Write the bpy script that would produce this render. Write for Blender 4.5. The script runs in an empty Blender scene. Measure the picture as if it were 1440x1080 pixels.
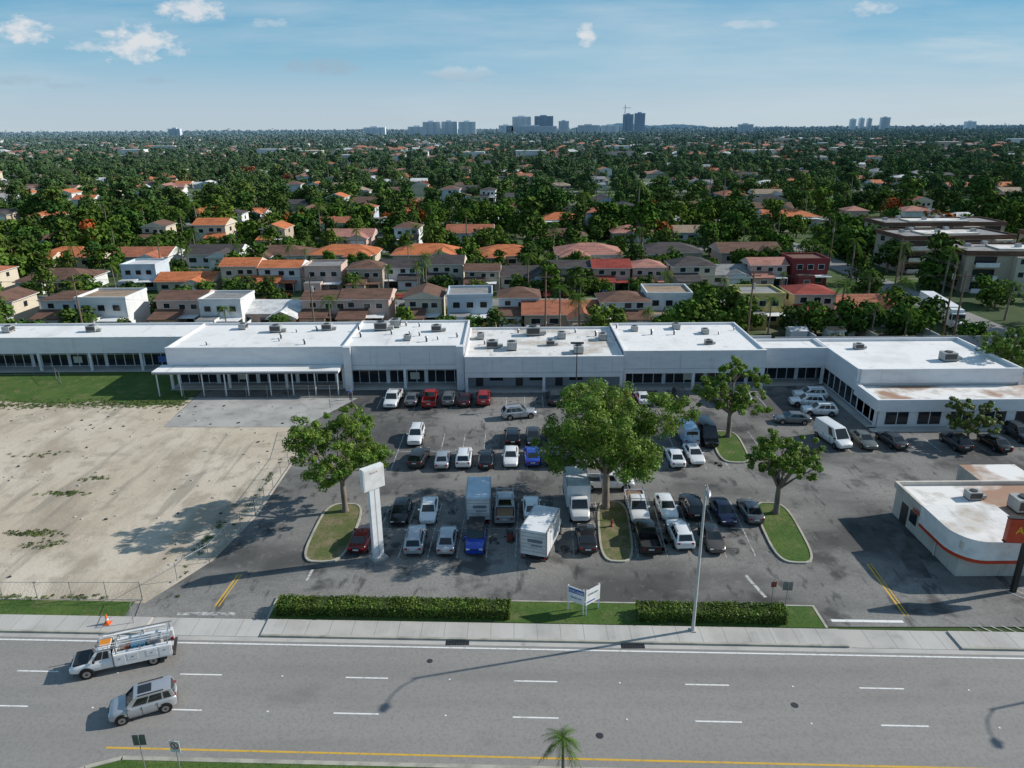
import bpy, math, random
import numpy as np
from mathutils import Vector, Matrix, Euler, noise
R = random.Random(7)
rad = math.radians
scene = bpy.context.scene
COL = scene.collection

# ------------------------------------------------------------------ materials
def lk(nt, a, b): nt.links.new(a, b)
def newmat(name):
    m = bpy.data.materials.new(name); m.use_nodes = True
    return m, m.node_tree, m.node_tree.nodes['Principled BSDF']
def mixc(nt, f, a, b):
    n = nt.nodes.new('ShaderNodeMix'); n.data_type = 'RGBA'
    for i, v in ((0, f), (6, a), (7, b)):
        if isinstance(v, (tuple, list)): n.inputs[i].default_value = (*v[:3], 1)
        elif isinstance(v, (int, float)): n.inputs[i].default_value = v
        else: lk(nt, v, n.inputs[i])
    return n.outputs[2]
def maprange(nt, v, a, b, c=0., d=1.):
    n = nt.nodes.new('ShaderNodeMapRange'); n.clamp = True
    lk(nt, v, n.inputs[0])
    for i, x in enumerate((a, b, c, d)): n.inputs[i+1].default_value = x
    return n.outputs[0]
def mth(nt, op, a, b=None, c=None):
    n = nt.nodes.new('ShaderNodeMath'); n.operation = op
    for i, v in enumerate((a, b, c)):
        if v is None: continue
        if isinstance(v, (int, float)): n.inputs[i].default_value = v
        else: lk(nt, v, n.inputs[i])
    return n.outputs[0]
def coords(nt, scale, world=True, off=0):
    if world: src = nt.nodes.new('ShaderNodeNewGeometry').outputs['Position']
    else: src = nt.nodes.new('ShaderNodeTexCoord').outputs['Object']
    mp = nt.nodes.new('ShaderNodeMapping')
    if not isinstance(scale, (tuple, list)): scale = (scale,)*3
    mp.inputs['Scale'].default_value = scale
    mp.inputs['Location'].default_value = (off, off*.7, off*.3)
    lk(nt, src, mp.inputs[0]); return mp.outputs[0]
def noi(nt, scale, world=True, off=0, detail=5, rough=.55):
    n = nt.nodes.new('ShaderNodeTexNoise'); n.inputs['Scale'].default_value = 1
    n.inputs['Detail'].default_value = detail; n.inputs['Roughness'].default_value = rough
    lk(nt, coords(nt, scale, world, off), n.inputs['Vector']); return n.outputs[0]
HAZE = (.28, .39, .46)  # haze colour blended into the base colours of distant surfaces
def haze_tint(nt, c, k=1.):
    """atmospheric haze painted into the base colour, paler and bluer with world distance north"""
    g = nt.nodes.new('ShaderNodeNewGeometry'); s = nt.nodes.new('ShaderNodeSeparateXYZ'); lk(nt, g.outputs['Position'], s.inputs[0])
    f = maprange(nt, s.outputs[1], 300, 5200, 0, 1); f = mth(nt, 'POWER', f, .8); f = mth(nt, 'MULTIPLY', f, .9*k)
    return mixc(nt, f, c, HAZE)
def surf(name, base, layers=(), rough=.85, bump=None, cracks=None, world=True, metal=0, coat=0, joints=None, far=0):
    m, nt, b = newmat(name)
    c = tuple(base)
    for i, L in enumerate(layers):
        col, sc, lo, hi, st = L
        f = maprange(nt, noi(nt, sc, world, 13.7*(i+1)), lo, hi, 0, st)
        c = mixc(nt, f, c, col)
    if cracks:
        sc, wd, st = cracks
        v = nt.nodes.new('ShaderNodeTexVoronoi'); v.feature = 'DISTANCE_TO_EDGE'; v.inputs['Scale'].default_value = 1
        w = nt.nodes.new('ShaderNodeVectorMath'); w.operation = 'ADD'
        n2 = nt.nodes.new('ShaderNodeTexNoise'); n2.inputs['Scale'].default_value = 2.5; n2.inputs['Detail'].default_value = 5
        cc = coords(nt, sc, world); lk(nt, cc, n2.inputs['Vector']); lk(nt, cc, w.inputs[0]); lk(nt, n2.outputs[1], w.inputs[1])
        lk(nt, w.outputs[0], v.inputs['Vector'])
        f = maprange(nt, v.outputs[0], 0, wd, st, 0)
        f = mth(nt, 'MULTIPLY', f, maprange(nt, noi(nt, sc*.7, world, 5), .47, .62))
        c = mixc(nt, f, c, tuple(x*.4 for x in base))
    if joints:
        px, wd = joints
        g = nt.nodes.new('ShaderNodeNewGeometry'); s = nt.nodes.new('ShaderNodeSeparateXYZ'); lk(nt, g.outputs['Position'], s.inputs[0])
        fr = mth(nt, 'FRACT', mth(nt, 'DIVIDE', s.outputs[0], px))
        f = mth(nt, 'LESS_THAN', fr, wd)
        c = mixc(nt, mth(nt, 'MULTIPLY', f, .6), c, tuple(x*.3 for x in base))
    if far: c = haze_tint(nt, c, far)
    if isinstance(c, tuple): b.inputs['Base Color'].default_value = (*c, 1)
    else: lk(nt, c, b.inputs['Base Color'])
    b.inputs['Roughness'].default_value = rough; b.inputs['Metallic'].default_value = metal
    b.inputs['Coat Weight'].default_value = coat
    b.inputs['Specular IOR Level'].default_value = .5 if rough < .7 else .25
    if bump:
        bn = nt.nodes.new('ShaderNodeBump'); bn.inputs['Strength'].default_value = bump[1]; bn.inputs['Distance'].default_value = .05
        lk(nt, noi(nt, bump[0], world, 3, 3), bn.inputs['Height']); lk(nt, bn.outputs[0], b.inputs['Normal'])
    return m
_pm = {}
def P(name, col, rough=.6, metal=0, coat=0, var=.12):
    if name in _pm: return _pm[name]
    d = tuple(x*(1-var*2) for x in col)
    m = surf(name, col, [(d, 1.3, .4, .7, .8)], rough, metal=metal, coat=coat, world=False)
    _pm[name] = m; return m

def leafmat(name, cols, trans=.25, far=False):
    m, nt, b = newmat(name)
    g = nt.nodes.new('ShaderNodeNewGeometry'); oi = nt.nodes.new('ShaderNodeObjectInfo')
    r = nt.nodes.new('ShaderNodeValToRGB'); lk(nt, oi.outputs['Random'], r.inputs[0])
    els = r.color_ramp.elements
    els[0].color = (*cols[0], 1); els[1].color = (*cols[-1], 1)
    for i, c in enumerate(cols[1:-1]):
        e = els.new((i+1)/(len(cols)-1)); e.color = (*c, 1)
    hv = nt.nodes.new('ShaderNodeHueSaturation'); lk(nt, r.outputs[0], hv.inputs['Color'])
    v = maprange(nt, g.outputs['Random Per Island'], 0, 1, .6, 1.35)
    if not far:
        v = mth(nt, 'ADD', v, maprange(nt, noi(nt, .9, False, 2, 2), .35, .65, -.3, .3))
        lk(nt, maprange(nt, noi(nt, .5, False, 8, 2), .3, .7, .475, .515), hv.inputs['Hue'])
    lk(nt, v, hv.inputs['Value'])
    c = hv.outputs[0]
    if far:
        c = haze_tint(nt, c)
        d = nt.nodes.new('ShaderNodeBsdfDiffuse'); lk(nt, c, d.inputs[0]); lk(nt, d.outputs[0], nt.nodes['Material Output'].inputs[0]); nt.nodes.remove(b); return m
    lk(nt, c, b.inputs['Base Color']); b.inputs['Roughness'].default_value = .55
    b.inputs['Specular IOR Level'].default_value = .3
    t = nt.nodes.new('ShaderNodeBsdfTranslucent'); lk(nt, c, t.inputs[0])
    ms = nt.nodes.new('ShaderNodeMixShader'); ms.inputs[0].default_value = trans
    lk(nt, b.outputs[0], ms.inputs[1]); lk(nt, t.outputs[0], ms.inputs[2])
    lk(nt, ms.outputs[0], nt.nodes['Material Output'].inputs[0]); return m

# ------------------------------------------------------------------ mesh builder
class MB:
    def __init__(s): s.v = []; s.f = []; s.m = []; s.sm = []; s.mats = []
    def mi(s, mat):
        if mat not in s.mats: s.mats.append(mat)
        return s.mats.index(mat)
    def add(s, vs, fs, mat, smooth=False):
        o = len(s.v); s.v += [tuple(v) for v in vs]; k = s.mi(mat)
        for f in fs: s.f.append([o+i for i in f]); s.m.append(k); s.sm.append(smooth)
    def box(s, x0, x1, y0, y1, z0, z1, mat, rot=0, piv=None, topmat=None):
        vs = [(x, y, z) for z in (z0, z1) for x, y in ((x0, y0), (x1, y0), (x1, y1), (x0, y1))]
        if rot:
            cx, cy = piv or ((x0+x1)/2, (y0+y1)/2); c, q = math.cos(rot), math.sin(rot)
            vs = [(cx+(x-cx)*c-(y-cy)*q, cy+(x-cx)*q+(y-cy)*c, z) for x, y, z in vs]
        s.add(vs, [(3, 2, 1, 0), (0, 1, 5, 4), (1, 2, 6, 5), (2, 3, 7, 6), (3, 0, 4, 7)], mat)
        s.add(vs[4:], [(0, 1, 2, 3)], topmat or mat)
    def quad(s, pts, mat): s.add(pts, [tuple(range(len(pts)))], mat)
    def tube(s, pts, rs, seg, mat, smooth=True, cap=True):
        vs = []; n = len(pts)
        for i, p in enumerate(pts):
            p = Vector(p)
            d = (Vector(pts[min(i+1, n-1)])-Vector(pts[max(i-1, 0)])).normalized()
            a = d.orthogonal().normalized() if abs(d.z) < .99 else Vector((1, 0, 0)); a = (a-d*a.dot(d)).normalized(); b = d.cross(a)
            for k in range(seg):
                t = 2*math.pi*k/seg; vs.append(p+(a*math.cos(t)+b*math.sin(t))*rs[i])
        fs = [(i*seg+k, i*seg+(k+1) % seg, (i+1)*seg+(k+1) % seg, (i+1)*seg+k) for i in range(n-1) for k in range(seg)]
        s.add(vs, fs, mat, smooth)
        if cap: s.add(vs[-seg:], [tuple(range(seg))], mat); s.add(vs[:seg], [tuple(reversed(range(seg)))], mat)
    def patch(s, q, u0, u1, v0, v1, off, mat):
        a, b, c, d = [Vector(p) for p in q]
        n = (b-a).cross(d-a).normalized()*off
        f = lambda u, v: a*(1-u)*(1-v)+b*u*(1-v)+c*u*v+d*(1-u)*v+n
        s.quad([f(u0, v0), f(u1, v0), f(u1, v1), f(u0, v1)], mat)
    def mesh(s, name, shear=0):
        me = bpy.data.meshes.new(name)
        vs = [(x, y-shear*x, z) for x, y, z in s.v] if shear else s.v
        me.from_pydata(vs, [], s.f)
        for m in s.mats: me.materials.append(m)
        me.polygons.foreach_set('material_index', s.m); me.polygons.foreach_set('use_smooth', s.sm)
        me.update(); return me
    def build(s, name, loc=(0, 0, 0), rz=0, shear=0, sc=1):
        return place(name, s.mesh(name, shear), loc, rz, sc)
def place(name, me, loc=(0, 0, 0), rz=0, sc=1, parent=None):
    o = bpy.data.objects.new(name, me); o.location = loc; o.rotation_euler = (0, 0, rz)
    o.scale = (sc, sc, sc) if not isinstance(sc, tuple) else sc
    COL.objects.link(o)
    if parent: o.parent = parent
    return o
def npmesh(name, parts):
    me = bpy.data.meshes.new(name); V = []; F = []; MI = []; SM = []; o = 0
    for k, (v, f, m, sm) in enumerate(parts):
        V += v if isinstance(v, list) else v.tolist()
        ff = f if isinstance(f, list) else f.tolist()
        F += [[i+o for i in q] for q in ff]; MI += [k]*len(ff); SM += [sm]*len(ff); o += len(v)
        me.materials.append(m)
    me.from_pydata(V, [], F); me.polygons.foreach_set('material_index', MI); me.polygons.foreach_set('use_smooth', SM); me.update()
    return me
def leaves(rng, C, Rr, n, size, flat=.75, up=.35, shell=.35):
    C = np.repeat(np.asarray(C, float), n, 0); Rr = np.repeat(np.asarray(Rr, float), n)
    N = len(C); d = rng.normal(size=(N, 3)); d /= np.linalg.norm(d, axis=1)[:, None]
    u = rng.random(N)**shell
    p = C+d*(Rr*u)[:, None]*np.array([1, 1, flat])
    nn = d+rng.normal(size=(N, 3))*.45+np.array([0, 0, up]); nn /= np.linalg.norm(nn, axis=1)[:, None]
    t = np.cross(nn, rng.normal(size=(N, 3))); t /= np.linalg.norm(t, axis=1)[:, None]
    b = np.cross(nn, t); s = size*(.6+.8*rng.random(N))[:, None]
    q = np.stack([p-t*s*.5, p-b*s*.32, p+t*s*.5, p+b*s*.32], 1).reshape(-1, 3)
    return q, np.arange(4*N).reshape(-1, 4)

# ------------------------------------------------------------------ palette
white_roof = surf('white_roof_membrane', (.80, .79, .77), [((.5, .48, .44), .16, .52, .72, .65), ((.40, .35, .29), (.5, .5, .5), .6, .76, .6), ((.68, .68, .67), 2.5, .4, .7, .6), ((.5, .5, .5), (.9, .04, 1), .66, .7, .5)], .7)
rust_roof = surf('stained_white_roof', (.76, .74, .71), [((.30, .15, .08), .13, .49, .60, .9), ((.36, .31, .25), .5, .5, .68, .75)], .75)
dirty_roof = surf('dirty_white_roof', (.74, .72, .69), [((.38, .31, .23), .22, .49, .63, .8), ((.3, .27, .24), (.7, .25, 1), .56, .7, .7), ((.6, .6, .59), 1.5, .4, .7, .6)], .75)
stucco = surf('white_stucco', (.72, .725, .735), [((.58, .59, .61), (.4, .4, 1.5), .45, .7, .6), ((.5, .5, .5), (1.6, 1.6, .12), .58, .75, .4)], .85)
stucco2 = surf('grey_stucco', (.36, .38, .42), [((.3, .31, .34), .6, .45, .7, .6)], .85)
trimw = P('trim_white', (.78, .78, .77))
concrete = surf('concrete', (.46, .44, .405), [((.33, .32, .3), .3, .45, .7, .7), ((.5, .49, .46), 2, .5, .7, .4), ((.2, .2, .19), .9, .62, .75, .5)], .9, bump=(6, .2))
sidewalk_m = surf('sidewalk_concrete', (.46, .44, .405), [((.32, .31, .295), .35, .45, .7, .7), ((.2, .19, .18), 1.1, .6, .78, .5), ((.52, .51, .48), (.55, .02, 1), .5, .6, .5)], .9, bump=(6, .2), joints=(1.8, .025))
kerb_m = surf('kerb_concrete', (.42, .40, .33), [((.22, .21, .19), .8, .45, .65, .7)], .9)
asphalt = surf('parking_asphalt', (.20, .192, .18), [((.065, .064, .062), .065, .42, .56, .88), ((.29, .28, .26), (.035, .1, .1), .47, .64, .8), ((.04, .04, .04), .26, .55, .66, .8), ((.33, .32, .29), 1.3, .58, .75, .35), ((.09, .09, .09), 7, .4, .7, .5), ((.035, .035, .035), (1.1, .35, 1), .58, .68, .65)], .9, bump=(9, .25), cracks=(.13, .012, .6))
road_m = surf('road_asphalt', (.265, .252, .236), [((.20, .193, .183), (.02, .5, 1), .42, .66, .6), ((.31, .298, .28), (.05, .2, 1), .45, .7, .6), ((.15, .145, .14), 5, .45, .75, .5), ((.16, .155, .15), (.2, .4, 1), .62, .76, .4)], .88, bump=(12, .2))
dirt = surf('sandy_dirt', (.50, .425, .325), [((.60, .53, .43), .05, .42, .6, .8), ((.35, .29, .22), (.22, .08, 1), .48, .62, .8), ((.33, .28, .215), .5, .52, .66, .65), ((.62, .56, .46), 2.6, .6, .75, .5), ((.27, .23, .18), 6, .55, .8, .6), ((.24, .215, .175), (.4, .04, 1), .58, .65, .6), ((.17, .19, .09), .22, .66, .74, .55)], .95, bump=(3, .6))
grass = surf('grass', (.06, .115, .022), [((.10, .15, .035), .25, .42, .62, .8), ((.2, .18, .09), .6, .53, .72, .65), ((.03, .06, .012), 4, .45, .7, .7)], .95, bump=(8, .8))
drygrass = surf('dry_grass', (.11, .13, .045), [((.24, .19, .12), .5, .42, .62, .85), ((.05, .08, .02), 4, .45, .7, .6)], .95, bump=(8, .8))
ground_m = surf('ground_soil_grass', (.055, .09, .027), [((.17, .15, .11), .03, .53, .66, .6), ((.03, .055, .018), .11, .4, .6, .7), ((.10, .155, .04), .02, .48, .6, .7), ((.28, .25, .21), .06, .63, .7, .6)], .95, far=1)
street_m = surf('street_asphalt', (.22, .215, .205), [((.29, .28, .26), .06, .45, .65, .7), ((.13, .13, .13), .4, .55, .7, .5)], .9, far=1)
paint_w = surf('road_paint_white', (.75, .75, .73), [((.4, .4, .38), 3, .5, .7, .7)], .7)
paint_wf = surf('worn_paint_white', (.5, .5, .48), [((.18, .175, .17), 2.2, .42, .6, .95)], .8)
paint_y = surf('road_paint_yellow', (.62, .38, .05), [((.35, .25, .1), 3, .5, .7, .7)], .7)
glass = surf('window_glass', (.02, .026, .032), [], .08)
dglass = surf('vehicle_glass', (.015, .018, .02), [], .05, coat=.5)
black = P('black_trim', (.02, .02, .02), .5)
tire_m = P('tyre_rubber', (.018, .018, .018), .9)
rim_m = P('wheel_rim', (.4, .4, .42), .3, .9)
steel = P('galvanised_steel', (.42, .43, .44), .45, .6)
dsteel = P('dark_metal', (.07, .07, .075), .5, .5)
head_m = P('headlamp_lens', (.75, .77, .8), .1)
tail_m = P('tail_lamp_lens', (.4, .01, .01), .2)
wood = P('weathered_wood', (.17, .12, .085), .9)
bark = surf('tree_bark', (.24, .2, .165), [((.12, .1, .08), (3, 3, .8), .4, .6, .8)], .95, world=False)
leaf_near = leafmat('tree_foliage', [(.115, .22, .024), (.14, .235, .03), (.095, .19, .022)], .35)
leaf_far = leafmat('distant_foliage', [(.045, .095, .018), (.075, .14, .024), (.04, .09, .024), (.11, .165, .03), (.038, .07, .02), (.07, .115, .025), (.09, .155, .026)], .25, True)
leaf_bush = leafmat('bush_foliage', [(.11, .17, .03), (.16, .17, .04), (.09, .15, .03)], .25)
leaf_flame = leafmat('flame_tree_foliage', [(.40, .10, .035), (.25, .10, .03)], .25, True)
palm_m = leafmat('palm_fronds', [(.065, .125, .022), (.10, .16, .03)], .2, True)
hedge_m = leafmat('hedge_foliage', [(.11, .18, .025), (.11, .18, .025)], .25)
hedge_core = P('hedge_core', (.04, .06, .014), .95)
weed_m = leafmat('weed_leaves', [(.10, .15, .04), (.13, .16, .05)], .2)

# ------------------------------------------------------------------ ground & roads
g = MB(); g.quad([(-16000, -60, -.06), (16000, -60, -.06), (16000, 30000, -.06), (-16000, 30000, -.06)], ground_m); g.build('ground')
K = .038; KL = .012
r = MB(); r.quad([(-260, 32, 0), (260, 32, 0), (260, 45.35, 0), (-260, 45.35, 0)], road_m); r.build('road', shear=K)
m = MB()
for i in range(-16, 17):
    for yy, o in ((38.0, -.1), (41.35, 0.)):
        x = i*12.05+o; m.quad([(x, yy-.06, .004), (x+3.05, yy-.06, .004), (x+3.05, yy+.06, .004), (x, yy+.06, .004)], paint_w)
m.quad([(-260, 44.62, .004), (260, 44.62, .004), (260, 44.76, .004), (-260, 44.76, .004)], paint_w)
m.quad([(-26, 34.65, .004), (260, 34.65, .004), (260, 34.8, .004), (-26, 34.8, .004)], paint_y)
m.build('lane_markings', shear=K)
m = MB()
for x, y, w_ in ((5.5, 36.6, .25), (-6.2, 43.2, .22), (19, 39.6, .25)):
    m.tube([(x, y, .003), (x, y, .012)], [w_, w_], 16, dsteel, False)
for i in range(-8, 9):
    for yy in (38.0, 41.35): m.box(i*12.05+7.4, i*12.05+7.52, yy-.06, yy+.06, 0, .02, trimw)
m.build('road_studs_and_covers', shear=K)
md = MB()
pts = [(-24.5, 34.0), (-26.5, 33.2), (-28.3, 31.8), (-30, 29.5)]
md.box(-24.5, 260, 33.7, 34.0, 0, .15, kerb_m)
md.box(-24.5, 260, 25, 33.7, 0, .13, grass)
md.add([(-24.5, 33.7, .13), (-26.4, 33.0, .13), (-28.1, 31.6, .13), (-29.7, 29.5, .13), (-24.5, 29.5, .13)], [(4, 3, 2, 1, 0)], grass)
for a, b in zip(pts, pts[1:]):
    n = (Vector(b)-Vector(a)).normalized(); o = Vector((-n.y, n.x))*.3
    p = [Vector(a), Vector(b), Vector(b)+o, Vector(a)+o]
    md.add([(q.x, q.y, 0) for q in p]+[(q.x, q.y, .15) for q in p], [(0, 1, 5, 4), (2, 3, 7, 6), (4, 5, 6, 7)], kerb_m)
md.build('median_strip', shear=K)
s = MB()
s.quad([(-260, 45.0, .008), (260, 45.0, .008), (260, 45.5, .008), (-260, 45.5, .008)], concrete)
for x0, x1 in ((-260, -29.0), (-19.6, 25.2), (33.5, 260)):
    s.box(x0, x1, 45.5, 45.68, 0, .15, kerb_m); s.box(x0, x1, 45.68, 47.5, 0, .147, sidewalk_m)
for x0, x1 in ((-29.0, -19.6), (25.2, 33.5)):
    s.box(x0, x1, 45.5, 47.6, 0, .03, sidewalk_m)
s.build('sidewalk', shear=K)
for x in (-4.3, 9.0):
    d = MB(); d.box(-.9, .9, -.02, .5, .0, .012, dsteel)
    for i in range(8): d.box(-.85+i*.22, -.75+i*.22, 0, .48, .012, .03, black)
    d.build('storm_drain', (x, 45.0-K*x, .002))
lot = MB(); lot.quad([(-46.6, 47.3, 0), (260, 47.3, 0), (260, 124, 0), (-46.6, 124, 0)], asphalt); lot.build('parking_lot', shear=KL)
dl = MB(); dl.add([(-160, 50.2, .006), (-30.6, 50.6, .006), (-27.4, 56.8, .006), (-26.0, 65, .006), (-25.8, 79, .006), (-27.6, 88, .006), (-46.2, 88.3, .006), (-46.6, 99.5, .006), (-160, 99.5, .006)], [tuple(range(9))], dirt); dl.build('vacant_dirt_lot')
cs = MB(); cs.add([(-46.2, 88.4, .008), (-27.7, 88.1, .008), (-22.5, 98.8, .008), (-46.4, 99.4, .008)], [(0, 1, 2, 3)], surf('old_slab', (.33, .32, .30), [((.44, .43, .40), .2, .45, .6, .7), ((.18, .18, .175), .5, .55, .7, .6)], .9, cracks=(.2, .02, .8))); cs.build('concrete_slab')
gs = MB()
gs.quad([(-160, 97.5, .012), (-75, 98.6, .012), (-66, 97.2, .012), (-60, 98.3, .012), (-53, 96.2, .012), (-47.5, 96.8, .012), (-46.8, 103, .012), (-50, 111, .012), (-160, 111, .012)], grass)
gs.build('lawn')
vg = MB(); vg.quad([(-160, 47.6, .02), (-31.5, 47.6, .02), (-31.5, 49.6, .02), (-160, 49.6, .02)], grass); vg.build('grass_verge', shear=K)
rng = np.random.default_rng(77); C = []; Rr = []
for (wx, wy, sx, sy, n) in ((-48, 70, 2.2, .6, 50), (-47, 73.5, 1.5, .5, 16), (-46.5, 61.8, 2.2, .7, 60), (-44.5, 59.5, 1.5, .6, 25), (-51, 57, 2.5, .7, 24), (-29.3, 60, .5, 5, 26), (-27.5, 72, .3, 7, 26), (-44, 51.5, 10, .3, 80), (-58, 80, 3, .7, 16)):
    for i in range(n): C.append((rng.normal(wx, sx*.6), rng.normal(wy, sy*.6), .03)); Rr.append(rng.uniform(.12, .42))
q, f = leaves(rng, C, Rr, 34, .13, flat=.25, up=.6); place('weeds', npmesh('weeds', [(q, f, weed_m, False)]))
C = []; Rr = []
for i in range(520):
    C.append((rng.uniform(-75, -46.8), 97.0+rng.normal()*.8, .04)); Rr.append(rng.uniform(.1, .45))
q, f = leaves(rng, C, Rr, 24, .15, flat=.3, up=.6); place('lawn_edge_tufts', npmesh('lawn_edge_tufts', [(q, f, weed_m, False)]))
rb_ = MB()
for i in range(240):
    x, y = R.uniform(-75, -28.5), R.uniform(51.5, 96); s_ = R.uniform(.05, .16); a = R.uniform(0, 3)
    rb_.box(x-s_, x+s_, y-s_*.7, y+s_*.7, 0, s_*.8, concrete if i % 3 else dsteel, rot=a)
rb_.build('rubble')
bd = MB()
bd.box(-19.6, 24.3, 47.62, 50.3, 0, .12, grass); bd.box(-19.8, 24.5, 50.3, 50.45, 0, .15, kerb_m); bd.box(-19.8, -19.6, 47.62, 50.3, 0, .15, kerb_m); bd.box(24.3, 24.5, 47.62, 50.3, 0, .15, kerb_m)
bd.build('planting_bed', shear=K)
for x0, x1 in ((-19.1, -.3), (9.9, 21.5)):
    rng = np.random.default_rng(int(x1)+50); L = x1-x0; cx = (x0+x1)/2
    h = MB(); h.box(-L/2+.08, L/2-.08, -.68, .68, .1, .92, hedge_core)
    n = int(L*480); side = rng.random(n)
    px = (rng.random(n)-.5)*L; py = (rng.random(n)-.5)*1.5; pz = .12+rng.random(n)*.9
    top = side < .5; fr = (side >= .5) & (side < .75); bk = side >= .75
    pz[top] = .97+rng.normal(size=top.sum())*.05+.07*np.sin(px[top]*1.3)+.04*np.sin(px[top]*3.7+1); py[fr] = -.75+rng.normal(size=fr.sum())*.04; py[bk] = .75
    e = rng.random(n) < .05; px[e] = np.sign(px[e])*L/2
    q, f = leaves(rng, np.stack([px, py, pz], 1), np.full(n, .07), 1, .17, up=.5)
    place('trimmed_hedge', npmesh('trimmed_hedge', [(h.v, h.f, hedge_core, False), (q, f, hedge_m, False)]), (cx, 48.75-K*cx, .0), -K)

ps = MB()
def stripe(x0, y0, x1, y1, w=.1, mat=paint_wf, z=.006):
    d = Vector((x1-x0, y1-y0)).normalized(); n = Vector((-d.y, d.x))*w/2
    ps.quad([(x0-n.x, y0-n.y, z), (x1-n.x, y1-n.y, z), (x1+n.x, y1+n.y, z), (x0+n.x, y0+n.y, z)], mat)
for i in range(10): stripe(-13.2+i*2.68, 57, -12.8+i*2.68, 67.2)
for i in range(6): stripe(11.4+i*2.68, 56.8, 12+i*2.68, 67.2)
for i in range(12): stripe(-14+i*2.62, 74.9, -13.9+i*2.62, 85.5)
for i in range(6): stripe(17+i*2.62, 74.9, 17.2+i*2.62, 85.5)
for i in range(22): stripe(-19+i*2.6, 94.3, -19+i*2.6, 99.2)
for i in range(10): stripe(38+i*2.7, 79, 38+i*2.7, 84)
stripe(-12.8, 62.2, 23, 61.8, z=.009); stripe(-14, 80.2, 31, 79.8, z=.009)
ps.quad([(-27.3, 49.0, .006), (-22.6, 48.9, .006), (-22.6, 49.3, .006), (-27.3, 49.4, .006)], paint_wf)
ps.quad([(25.2, 47.6, .006), (30.8, 47.4, .006), (30.8, 47.7, .006), (25.2, 47.9, .006)], paint_w)
stripe(-24.6, 50.1, -24.3, 54.6, .16, paint_y); stripe(-24.3, 50.1, -24.0, 54.6, .1, paint_y)
stripe(31.3, 48.3, 31.7, 55.6, .16, paint_y); stripe(31.6, 48.3, 32.0, 55.6, .1, paint_y)
stripe(21.0, 50.8, 20.3, 54.0, .3, paint_wf)
stripe(-17.9, 55.3, -18.0, 53.6, .25, paint_wf)
stripe(-19.4, 50.7, -15, 50.6, .08)
for (x, y) in ((41, 55), (35.5, 50)):
    for i in range(6): stripe(x+i*.9, y-3, x+2+i*.9, y-5.4, .1, paint_wf)
ps.build('parking_markings')
os_ = MB(); oil = surf('oil_stain', (.04, .04, .04), [((.14, .135, .13), 3, .4, .6, .9)], .8)
for i in range(150):
    y = R.choice((58.5, 60, 64, 66, 76, 78, 83, 97))+R.uniform(-1, 1); x = R.uniform(-13, 28); a = R.uniform(.15, .7); k = 10
    os_.quad([(x+a*R.uniform(.6, 1)*math.cos(6.283*j/k), y+a*R.uniform(.6, 1.3)*math.sin(6.283*j/k), .0035) for j in range(k)], oil)
os_.build('oil_stains')

def island(x0, x1, y0, y1, tilt, mat, name='landscape_island'):
    cx, cy = (x0+x1)/2, (y0+y1)/2; hx, hy = (x1-x0)/2, (y1-y0)/2
    def outline(o):
        pts = []
        for k in range(32):
            t = 2*math.pi*k/32; c, q = math.cos(t), math.sin(t)
            e = 2/3.6
            pts.append(((hx-o)*math.copysign(abs(c)**e, c), (hy-o)*math.copysign(abs(q)**e, q)))
        return pts
    a, b = outline(0), outline(.2); m = MB(); n = 32
    vs = [(x, y, 0) for x, y in a]+[(x, y, .15) for x, y in a]+[(x, y, .15) for x, y in b]+[(x, y, .1) for x, y in b]
    fs = []
    for i in range(n):
        j = (i+1) % n
        fs += [(i, j, n+j, n+i), (n+i, n+j, 2*n+j, 2*n+i), (2*n+i, 2*n+j, 3*n+j, 3*n+i)]
    m.add(vs, fs, kerb_m); m.add([(x, y, .1) for x, y in b], [tuple(range(n))], mat)
    m.build(name, (cx, cy, 0), -tilt)
island(-19.5, -15.3, 56.3, 67.2, .0, drygrass)
island(8.3, 11.5, 56.0, 67.3, .08, drygrass)
island(24.2, 27.9, 55.6, 66.8, .09, grass)
island(24.7, 28.4, 76.2, 85.6, .09, grass)

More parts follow.
